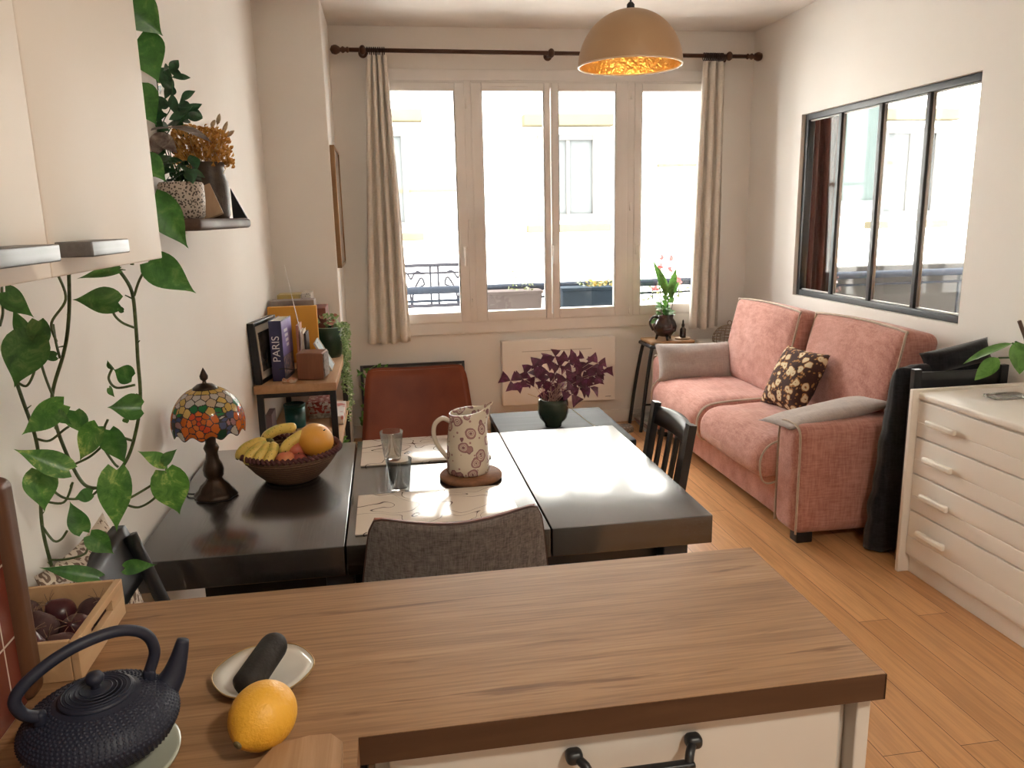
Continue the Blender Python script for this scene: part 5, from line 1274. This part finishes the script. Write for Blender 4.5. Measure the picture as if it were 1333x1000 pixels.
for (x, y, r, ty) in ((-.602, 1.156, .025, 0), (-.552, 1.154, .026, 0), (-.505, 1.157, .024, 1), (-.612, 1.214, .024, 0), (-.558, 1.214, .027, 1), (-.507, 1.215, .024, 0), (-.606, 1.273, .026, 1), (-.552, 1.275, .024, 0), (-.503, 1.273, .023, 1)):
    c = V((x, y, KZ + .008 + r)); nm = 'red_onion' if ty == 0 else 'beetroot'
    pos = {1.156: 'near the tiled edge', 1.154: 'in the middle of the front row', 1.157: 'by the slot in the front row', 1.214: 'beside the wall' if x < -.6 else 'at the crate centre', 1.215: 'by the slot handle', 1.273: 'in the wall corner at the back' if x < -.6 else 'in the right corner at the back', 1.275: 'in the middle of the back row'}[y]
    t = thing(nm, c - V((0, 0, r)), ('shiny red onion ' if ty == 0 else 'dull dark beetroot ') + pos + ' of the wooden crate', 'onion' if ty == 0 else 'beetroot', group='onions in the crate' if ty == 0 else 'beets in the crate')
    def fn(P): return P * (1 + (.30 * math.exp(-(1 - P.z) * 14)))
    Tq = TR((0, 0, 0), rr.uniform(-.8, .8), rr.uniform(-.8, .8), 0)
    MB().sphere(c, r, T=Tq, nu=20, nv=14, sc3=(1, 1, .95), fn=fn).build('bulb', onm if ty == 0 else bet, t)
    mb = MB()
    for q in range(7): a = q * .9; mb.tube(cat([c + Tq @ V((0, 0, r * .95)), c + Tq @ V((.008 * math.cos(a), .008 * math.sin(a), r * 1.3)), c + Tq @ V((.02 * math.cos(a), .02 * math.sin(a), r * 1.5))], 3), .0006, 4)
    mb.build('roots', root, t)
gl_ = thing('garlic_bulb', (-.575, 1.136, KZ + .045), 'pale garlic head at the tiled corner of the wooden crate', 'garlic')
MB().sphere(V((-.575, 1.136, .957)), .0155, nu=20, nv=12, sc3=(1, 1, .85), fn=lambda P: P * (1 + .09 * math.cos(6 * math.atan2(P.y, P.x)))).build('cloves', M('garlic_skin', (.62, .50, .38), (.5, .35, .25), scale=20), gl_)
MB().tube([(-.575, 1.136, .966), (-.577, 1.140, .985)], [.005, .003], 6).build('neck', M('garlic_skin', (.62, .50, .38)), gl_)

# teapot
TC = V((-.388, .915, KZ)); A = math.radians(35); du = V((math.cos(A), math.sin(A), 0))
tp = thing('teapot', TC, 'navy black cast iron teapot with a dotted body and arched handle', 'teapot')
def iron_mat(name, dots):
    mt, nt, b, out = new_mat(name); b.inputs['Base Color'].default_value = (.018, .021, .038, 1); b.inputs['Roughness'].default_value = .5; b.inputs['Specular IOR Level'].default_value = .35
    return mt
ir = iron_mat('cast_iron_navy', 1)
bz = .012
prof = [(.0, bz), (.052, bz), (.066, bz + .006), (.090, bz + .022), (.101, bz + .042), (.100, bz + .052), (.088, bz + .068), (.066, bz + .080), (.048, bz + .085), (.046, bz + .087)]
body = MB().lathe(prof, TC, 72)
def pr(s):  # profile by arc param
    import bisect
    L = [0]
    for i in range(1, len(prof)): L.append(L[-1] + math.hypot(prof[i][0] - prof[i - 1][0], prof[i][1] - prof[i - 1][1]))
    d = s * L[-1]; i = min(len(L) - 2, max(0, bisect.bisect_right(L, d) - 1)); t_ = (d - L[i]) / (L[i + 1] - L[i]); a_, b_ = prof[i], prof[i + 1]
    return a_[0] + (b_[0] - a_[0]) * t_, a_[1] + (b_[1] - a_[1]) * t_, (b_[0] - a_[0], b_[1] - a_[1])
row = 0; s_ = .36
while s_ < .955:
    r, z, tdir = pr(s_); n_h = int(2 * PI * r / .0072); nl = V((tdir[1], -tdir[0])).normalized()
    for k in range(n_h):
        a = 2 * PI * (k + .5 * (row % 2)) / n_h; N3 = V((nl.x * math.cos(a), nl.x * math.sin(a), nl.y)); c = TC + V((r * math.cos(a), r * math.sin(a), z))
        t1 = V((-math.sin(a), math.cos(a), 0)); t2 = N3.cross(t1); q = .0026
        vs = [c + t1 * q, c + t2 * q, c - t1 * q, c - t2 * q]; vs = [c + (t1 * math.cos(w_) + t2 * math.sin(w_)) * q for w_ in [i * PI / 3 for i in range(6)]]
        body.add(vs + [c + N3 * .0022], [(i, (i + 1) % 6, 6) for i in range(6)], True)
    s_ += .026; row += 1
body.build('body', ir, tp)
lid = MB().lathe([(.0, bz + .084), (.047, bz + .084), (.049, bz + .088), (.045, bz + .091), (.030, bz + .094), (.030, bz + .0935), (.012, bz + .097), (.0, bz + .098)], TC, 48)
for r in (.020, .026, .032, .038, .043):
    lid.tube([TC + V((r * math.cos(a), r * math.sin(a), bz + .0985 - r * .16)) for a in [2 * PI * i / 40 for i in range(40)]], .0011, 5, closed=True)
lo = lid.build('lid', ir, tp)
MB().lathe([(.0075, bz + .095), (.006, bz + .101), (.011, bz + .106), (.0125, bz + .112), (.009, bz + .118), (.0, bz + .119)], TC, 20).build('lid_knob', ir, lo)
up = V((0, 0, 1))
MB().tube(cat([TC + du * .080 + up * (bz + .045), TC + du * .100 + up * (bz + .066), TC + du * .112 + up * (bz + .090), TC + du * .122 + up * (bz + .118)], 5), [.024 - .0155 * (i / 15) ** .8 for i in range(16)], 16).build('spout', ir, tp)
for sgn in (-1, 1):
    MB().soft(TC + du * sgn * .070 + up * (bz + .084), (.016, .016, .022), .006, n=3).build('lug', ir, tp)
hp = [du * -.070 + up * (bz + .086), du * -.088 + up * (bz + .100), du * -.093 + up * (bz + .125), du * -.066 + up * (bz + .148), du * -.020 + up * (bz + .165), du * .034 + up * (bz + .167), du * .070 + up * (bz + .149), du * .081 + up * (bz + .118), du * .070 + up * (bz + .088)]
MB().tube([TC + p for p in cat(hp, 7)], .0080, 12).build('handle', ir, tp)
tp.scale = (.88, .88, .88); tp.location = TC + V((.016, .004, .008))
tag(MB().lathe([(.0, .0), (.082, .0), (.090, .006), (.091, .011), (.086, .010), (.078, .007), (.0, .007)], TC + V((.012, 0, 0)), 48).build('saucer', M('celadon_glaze', (.42, .44, .36), rough=.2, scale=5)), 'pale green saucer under the cast iron teapot', 'saucer')

# plate, black radish, lemon, board
pc2 = V((-.204, 1.066, KZ)); pl = thing('plate', pc2, 'small white porcelain plate with a worn gold rim on the worktop', 'plate')
porc = M('porcelain', (.66, .63, .57), rough=.12, spec=.6, scale=4)
sc6 = lambda a, z: 1 + .014 * math.cos(6 * a)
MB().lathe([(.0, .0), (.034, .0), (.036, .003), (.052, .010), (.070, .0155), (.0705, .0175), (.054, .0135), (.036, .0075), (.0, .006)], pc2, 72, wob=sc6).build('dish', porc, pl)
MB().tube([pc2 + V((.0700 * sc6(a, 0) * math.cos(a), .0700 * sc6(a, 0) * math.sin(a), .0172)) for a in [2 * PI * i / 96 for i in range(96)]], .0010, 5, closed=True).build('gold_rim', M('worn_gold', (.45, .28, .10), rough=.35, metal=.6, scale=40), pl)
rd_ = M('black_radish_skin', (.009, .007, .006), (.022, .018, .016), rough=.75, scale=30, bmp=.4)
pa_, pb_ = V((-.219, .998, KZ + .031)), V((-.186, 1.095, KZ + .044))
pts = [pa_ + (pb_ - pa_) * t_ for t_ in [i / 14 for i in range(15)]]; rs = [.013 if i == 0 else .0205 * (1 - (.30 if i == 14 else .08 if i == 13 else 0)) for i in range(15)]
tag(MB().tube(pts, rs, 20).build('black_radish', rd_), 'thick black radish lying across the white plate', 'radish')
lem = M('lemon_peel', (.78, .42, .045), (.72, .36, .03), rough=.45, scale=6, bmp=1.0, bscale=230, bd=.0012)
LC = V((-.181, .912, KZ + .0450)); le = thing('lemon', LC - V((0, 0, .037)), 'large deep yellow lemon in front of the plate', 'lemon')
Tl = Matrix.Rotation(math.radians(-30), 4, 'Z') @ Matrix.Rotation(math.radians(100), 4, 'X')
def lfn(P): return P * (1 + .10 * math.exp(-(1 - P.z) * 22) + .05 * math.exp(-(1 + P.z) * 20))
MB().sphere(LC, .0405, T=Tl, nu=40, nv=30, sc3=(1, 1, 1.10), fn=lfn).build('peel', lem, le)
MB().lathe([(.0, 0), (.005, 0), (.006, .002), (.003, .0035), (.0, .003)], (0, 0, 0), 10, T=Matrix.Translation(LC) @ Tl @ Matrix.Translation((0, 0, .0475))).build('calyx', M('lemon_calyx', (.16, .12, .05), rough=.8), le)
cbp = [(-.125, .8965), (-.098, .895), (-.083, .876), (-.081, .45), (-.26, .45), (-.26, .70), (-.165, .886)]
tag(MB().prism(cbp, KZ + .001, KZ + .020).build('cutting_board', wood('warm_beech_board', (.26, .14, .06), (.38, .22, .11), (.48, .30, .17), 'y', 12, rough=.5)), 'beech cutting board with cut corners at the worktop edge', 'cutting board')

# ------------------------------------------------------------------ UPPER CABINET
glossw = M('gloss_cream_lacquer', (.64, .58, .51), (.62, .56, .495), rough=.5, spec=.22, scale=1.5)
uc = thing('wall_cabinet', (-.5, .5, 1.505), 'glossy cream kitchen wall cabinet with steel bar handles, upper left', 'cabinet')
MB().bbox(WL, -.352, -.9, 1.262, 1.505, 2.5, .002).build('body', glossw, uc)
hz0, hz1 = PX(150, 331, -.294).z, PX(150, 312, -.294).z
hsteel = M('satin_steel', (.20, .20, .205), (.17, .17, .175), rough=.42, metal=.9, scale=4, stretch=(60, 1, 60))
for y0_, y1_, hy0, hy1 in ((.858, 1.263, .872, .992), (.452, .855, .665, .788), (.046, .449, .26, .38), (-.36, .043, -.1, .02)):
    d = MB().bbox(-.350, -.330, y0_, y1_, 1.499, 2.5, .002).build('door', glossw, uc)
    MB().bbox(-.331, -.294, hy0, hy1, hz0, hz1, .0015).build('handle', hsteel, d)

# ------------------------------------------------------------------ WALL SHELF with plants
SZ_ = 1.562; dwood = wood('dark_live_edge_wood', (.045, .022, .014), (.07, .035, .022), (.12, .065, .04), 'y', 8, rough=.6)
sh = MB().soft((-.560, 2.54, SZ_ - .016), (.205, .80, .032), .012, n=14, rn=3, fn=lambda P: V((P.x + (.006 * math.sin(P.y * 16) if P.x > 0 else 0), P.y, P.z)))
tag(sh.build('wall_shelf', dwood), 'dark live edge wooden shelf on the left wall holding pots', 'shelf')
spk = thing('potted_plant', (-.560, 2.40, SZ_), 'dark leaved plant in a black speckled white planter on the wall shelf', 'plant')
MB().lathe([(.0, 0), (.052, 0), (.058, .008), (.062, .05), (.061, .094), (.057, .101), (.052, .101), (.053, .08), (.0, .07)], (-.556, 2.40, SZ_), 40).build('planter', voronoi_mat('terrazzo_speckle', [(0, (.045, .035, .03)), (.42, (.46, .40, .34))], 150, rough=.5), spk)
rr = random.Random(17); lf = MB(); st = MB(); c0 = V((-.556, 2.40, SZ_ + .09))
for k in range(26):
    a = rr.random() * 6.28; p = c0 + V((rr.uniform(-.035, .04), rr.uniform(-.04, .04), rr.uniform(.02, .085))); d = V((math.cos(a), math.sin(a), rr.uniform(-.9, .2))).normalized()
    lf.leaf(p, p + d * .052, .034, (rr.gauss(0, .3), -.6, 1), shape='oval', fold=.2, droop=.2); st.tube([c0 + V((rr.uniform(-.02, .02), 0, 0)), p], .0013, 4)
dk = leaf_mat('dark_waxy_leaf', (.012, .045, .018), (.03, .10, .04), scale=30, rough=.3)  # dark green leaf colour of the shelf plants
lf.build('foliage', dk, spk); st.build('stem', upd, spk)
p2t = thing('potted_plant', (-.60, 2.62, SZ_), 'tall small leaved climbing plant at the back of the wall shelf', 'plant')
MB().lathe([(.0, 0), (.035, 0), (.045, .10), (.040, .10), (.0, .09)], (-.606, 2.60, SZ_), 24).build('pot', M('black_plastic_pot', (.015, .015, .015), rough=.5), p2t)
lf = MB(); st = MB(); b0 = V((-.606, 2.60, SZ_ + .09))
def atS(px, py, y=2.62):
    p = PY(px, py, y); p.x = max(p.x, -.65); return p
stems = [[(203, 215), (200, 180), (205, 140), (200, 108), (192, 92)], [(206, 215), (212, 170), (222, 140), (224, 105), (219, 86)], [(205, 214), (220, 185), (238, 155), (250, 138)], [(200, 214), (196, 170), (192, 130)], [(207, 214), (214, 190), (226, 160), (236, 128)]]
for sp_ in stems:
    pts = cat([b0] + [atS(*q, y=2.62 + rr.uniform(-.03, .03)) for q in sp_[1:]], 6); st.tube(pts, .0016, 5)
    for p in pts[5:]:
        if rr.random() < .75:
            d = V((rr.gauss(0, 1), rr.gauss(0, .5), rr.gauss(-.2, .9))).normalized(); lf.leaf(p, p + d * rr.uniform(.035, .06), rr.uniform(.022, .034), (rr.gauss(0, .4), -1, .4), shape='oval', fold=.25, droop=.15)
for (a, b, c, d, w_) in ((247, 145, 264, 152, .03), (236, 150, 262, 134, .035), (217, 96, 224, 124, .03)): lf.leaf(atS(a, b), atS(c, d), w_, (0, -1, .4), shape='lance')
lf.build('foliage', dk, p2t); st.build('stem', upd, p2t)
ml = MB(); ml.leaf(atS(196, 170, 2.5), atS(276, 186, 2.42), .085, (.2, -.25, 1), shape='lance', fold=.15, droop=.0, curl=.10); ml.leaf(atS(214, 172, 2.45), atS(200, 202, 2.4), .05, (0, -1, .1), shape='lance', fold=.3); ml.leaf(atS(206, 176, 2.45), atS(228, 196, 2.38), .045, (0, -1, .4), shape='lance', fold=.3)
ml.build('variegated_leaves', leaf_mat('brown_silver_leaf', (.10, .06, .05), (.24, .20, .17), (.42, .38, .33), 24), p2t)
vz = V((-.517, 2.60, SZ_)); vt = thing('vase', vz, 'dark rope wrapped glass vase of dried flowers on the wall shelf', 'vase')
MB().lathe([(.0, 0), (.048, 0), (.053, .01), (.056, .07), (.054, .11), (.046, .132), (.046, .15), (.049, .168), (.044, .168), (.041, .15), (.040, .132)], vz, 36).build('vase_body', M('smoky_brown_glass', (.030, .018, .012), (.06, .04, .025), rough=.4, scale=40, bmp=.5, spec=.4), vt)
rr = random.Random(23); fm = MB(); sm_ = MB(); top = vz + V((0, 0, .165))
for k in range(620):
    a = rr.random() * 6.28; r0 = .078 * rr.random() ** .55; h = rr.random(); p = top + V((r0 * math.cos(a) * 1.05 - .012, r0 * math.sin(a) * .7, .01 + .105 * h - r0 * .35)); d = V((math.cos(a) * .6, math.sin(a) * .6, .8 * rr.random() + .2)).normalized()
    fm.leaf(p, p + d * .017, .013, (rr.gauss(0, 1), -1, rr.gauss(0, 1)), shape='oval', nu=2, nv=3, curl=.2)
    if k % 9 == 0: sm_.tube([top + V((0, 0, -.1)), p], .0009, 4)
fm.build('dried_blossoms', leaf_mat('rust_dried_petal', (.36, .15, .035), (.62, .33, .08), (.66, .44, .18), 50, rough=.8), vt)
bt = MB()
for (px, py, qx, qy) in ((283, 162, 286, 148), (290, 174, 296, 158), (294, 178, 305, 170), (275, 165, 280, 156)):
    a = PY(px, py, 2.6); b = PY(qx, qy, 2.6); bt.tube([a + (b - a) * t_ for t_ in (0, .2, .5, .8, 1)], [.0015, .0055, .0065, .0045, .001], 8); sm_.tube([top, a], .0009, 4)
bt.build('bunny_tail', M('grass_plume', (.30, .22, .15), (.5, .4, .25), rough=1, scale=60, bmp=1), vt); sm_.build('stem', M('straw_stalk', (.55, .40, .22)), vt)
tag(MB().bar((-.492, 2.46, SZ_ + .002), (-.530, 2.50, SZ_ + .088), .07, .010, (0, -1, .3)).build('wooden_card', wood('raw_plywood', (.40, .26, .16), (.5, .34, .22), (.55, .4, .27), 'z')), 'small pale wooden card leaning between speckled planter and vase', 'card')
tag(MB().prism([(0, 0), (.045, 0), (.0, .095)], -.006, .006, T=Matrix.Translation((-.478, 2.72, SZ_)) @ Matrix.Rotation(PI / 2, 4, 'X')).build('triangle_ornament', black_wood2), 'small black triangular ornament at the far end of the wall shelf', 'ornament')

# ------------------------------------------------------------------ POTHOS
def atP(px, py, y=1.43, wall=-.640):
    p = PY(px, py, y)
    if p.x < wall:
        q = PX(px, py, wall); return q
    return p
Z2 = lambda x, y: (x / 2.174, 330 + y / 2.174)
ph = thing('hanging_pothos', (-.50, 1.43, .9), 'long pothos vine with marbled heart leaves hanging beside the cabinet', 'plant')
S = [[(335, 45), (372, 105), (384, 200), (390, 300), (397, 420), (378, 530), (352, 595), (310, 640), (280, 662)],
     [(195, 60), (196, 150), (190, 230), (178, 290), (148, 400), (160, 490), (200, 592), (240, 655), (285, 665)],
     [(150, 200), (158, 250), (170, 297)], [(165, 62), (186, 130), (146, 196), (160, 250)], [(100, 250), (125, 340), (150, 405)],
     [(45, 360), (64, 415), (100, 520), (114, 620), (118, 760), (142, 870), (172, 955)], [(5, 60), (6, 130), (8, 170), (0, 205)],
     [(360, 697), (430, 655), (470, 618)], [(358, 712), (395, 718), (440, 690), (468, 640), (470, 600)], [(285, 662), (330, 690), (360, 700)],
     [(118, 625), (150, 670), (190, 694), (250, 690), (280, 668)], [(105, 525), (140, 530), (180, 500), (195, 490)], [(118, 770), (150, 812), (172, 810), (190, 785)], [(140, 868), (190, 865), (240, 850), (250, 820)],
     [(380, 120), (395, 75), (425, 22)], [(380, 210), (345, 195), (322, 170), (328, 145)], [(382, 372), (330, 380), (308, 355), (318, 325)], [(300, 500), (290, 540), (320, 590), (335, 605)], [(215, 595), (255, 575), (290, 545)], [(345, 520), (375, 530), (300, 505), (305, 470)], [(50, 365), (75, 375), (95, 340), (105, 290)], [(120, 700), (180, 705), (205, 650), (200, 660)]]
stalkm = leaf_mat('pothos_stalk', (.045, .075, .02), (.10, .14, .05), scale=30); rr = random.Random(2)
vm = MB(); leafstems = []
for i, s_ in enumerate(S):
    y = 1.43 + rr.uniform(-.025, .025)
    pts = cat([atP(*Z2(*q), y=y) for q in s_], 7); r = .0031 if i in (0, 1, 5) else .0022
    vm.tube(pts, r, 7)
    if i in (0, 1, 5):
        for p in pts[::9]: vm.tube([p, p + V((rr.uniform(-.014, .014), -.004, rr.uniform(-.002, .01)))], [.0018, .0008], 5)
# upper stems behind the cabinet
for a_, b_ in (((335, 45), (300, -250)), ((195, 60), (205, -300)), ((165, 62), (180, -260)), ((5, 60), (60, -200))):
    vm.tube(cat([atP(*Z2(*a_)), (atP(*Z2(*a_)) + atP(*Z2(*b_))) / 2 + V((.004, 0, 0)), atP(*Z2(*b_))], 5), .003, 6)
vm.tube(cat([atP(172, 345), atP(176, 250), atP(172, 120), atP(168, 0), atP(165, -120)], 6), .0032, 6)
vm.build('stem', stalkm, ph)
Lf = [(195, 341, 254, 381, 42, .35), (154, 352, 99, 361, 14, .7), (154, 394, 94, 389, 34, .4), (161, 404, 151, 402, 8, 0), (7, 380, 42, 413, 28, .2), (35, 438, 15, 401, 18, .1), (50, 418, 55, 463, 26, 0), (42, 436, 17, 505, 52, .2), (73, 464, 51, 464, 13, .3), (83, 527, 24, 567, 34, .5), (98, 535, 108, 567, 28, 0), (76, 538, 92, 553, 15, .2), (128, 555, 101, 601, 32, .1), (90, 612, 18, 584, 32, .6), (53, 613, 57, 667, 40, 0), (120, 643, 95, 649, 18, .4), (108, 692, 90, 653, 26, .2), (152, 612, 150, 694, 42, .05), (172, 491, 147, 481, 25, .2), (146, 480, 139, 470, 8, .1), (183, 531, 140, 530, 34, .4), (163, 545, 166, 552, 8, 0), (143, 560, 162, 606, 34, .1), (216, 604, 180, 587, 20, .7), (213, 602, 229, 585, 15, .3), (215, 613, 235, 672, 46, .1), (200, 628, 203, 613, 8, .2), (117, 697, 149, 722, 28, .5), (128, 752, 51, 738, 22, .8), (163, 740, 202, 735, 20, .6), (142, 505, 148, 517, 9, .1),
      (168, 4, 212, 46, 46, .2), (178, 52, 207, 106, 50, .1), (178, 118, 203, 162, 42, .1), (190, 205, 216, 236, 26, .3), (200, 258, 245, 324, 42, .35)]
pots = leaf_mat('pothos_marbled_leaf', (.045, .150, .025), (.10, .25, .045), (.36, .47, .12), 34, .35); potd = leaf_mat('pothos_deep_leaf', (.028, .105, .020), (.055, .17, .033), (.12, .24, .06), 30, .35)
light_ = {14, 13, 17, 25, 23, 9, 12}
ml, md = MB(), MB()
for i, (a, b, c, d, w_, upz) in enumerate(Lf):
    y = 1.43 + rr.uniform(-.05, .0) if a > 60 else 1.40
    P0 = atP(a, b, y); P1 = atP(c, d, y - .02 if rr.random() < .5 else y + .005); w3 = w_ * y / 1018 * 1.0
    (ml if i in light_ else md).leaf(P0, P1, w3, (rr.uniform(-.25, .35), -1, upz), fold=.22 + .2 * rr.random(), droop=.08, nu=6, nv=12)
ml.build('marbled_leaves', pots, ph); md.build('dark_leaves', potd, ph)

# fill light added behind the camera, shaped as a flush ceiling lamp
kl = thing('ceiling_fill_light', (1.0, -.5, CH), 'round flush fill light added on the kitchen ceiling', 'lamp')
MB().lathe([(.18, CH - .06), (.19, CH)], (1.0, -.5, 0), 32).build('rim', white_m, kl)
MB().lathe([(.0, CH - .085), (.10, CH - .08), (.17, CH - .055)], (1.0, -.5, 0), 32, cap=False).build('diffuser', M('fill_glow', (1, .9, .75), em=(1, .93, .79), ems=KFILL), kl)
# ------------------------------------------------------------------ light
w = bpy.data.worlds.new('world'); sc.world = w; w.use_nodes = True
bg = w.node_tree.nodes['Background']; bg.inputs[0].default_value = (1.0, 1.0, .965, 1); bg.inputs[1].default_value = WORLD
def light(name, typ, loc, energy, color=(1, .9, .8), rot=(0, 0, 0), **kw):
    l = bpy.data.lights.new(name, typ); l.energy = energy; l.color = color
    for k, v in kw.items(): setattr(l, k, v)
    o = bpy.data.objects.new(name, l); o.location = loc; o.rotation_euler = rot; COL.objects.link(o); return o
# portals: sampling aid at the two window openings
for nm, cx, cz, sx, sz in (('window_portal', 1.19, 1.63, 2.5, 1.7), ('bedroom_portal', 4.3, 1.6, 2.6, 2.1)):
    p = light(nm, 'AREA', (cx, WB + .3, cz), 1, rot=(-PI / 2, 0, 0), shape='RECTANGLE', size=sx, size_y=sz); p.data.cycles.is_portal = True
s = light('sun', 'SUN', (0, -5, 8), SUN, (1, .95, .88), angle=math.radians(3)); s.rotation_euler = (math.radians(38), 0, math.radians(12))
vs = sc.view_settings; sc.display_settings.display_device = 'sRGB'
vs.view_transform = 'Standard'; vs.look = 'None'; vs.gamma = 1; vs.use_curve_mapping = False; vs.exposure = EXPO
sc.cycles.max_bounces = 10; sc.cycles.diffuse_bounces = 6; sc.cycles.transparent_max_bounces = 12; sc.cycles.glossy_bounces = 4; sc.cycles.transmission_bounces = 8
sc.cycles.sample_clamp_indirect = 8; sc.cycles.caustics_reflective = False; sc.cycles.caustics_refractive = False
sc.cycles.use_denoising = True
light('pendant_light', 'POINT', (PC.x, PC.y, PC.z + .09), PLAMP, (1, .68, .36), shadow_soft_size=.03)
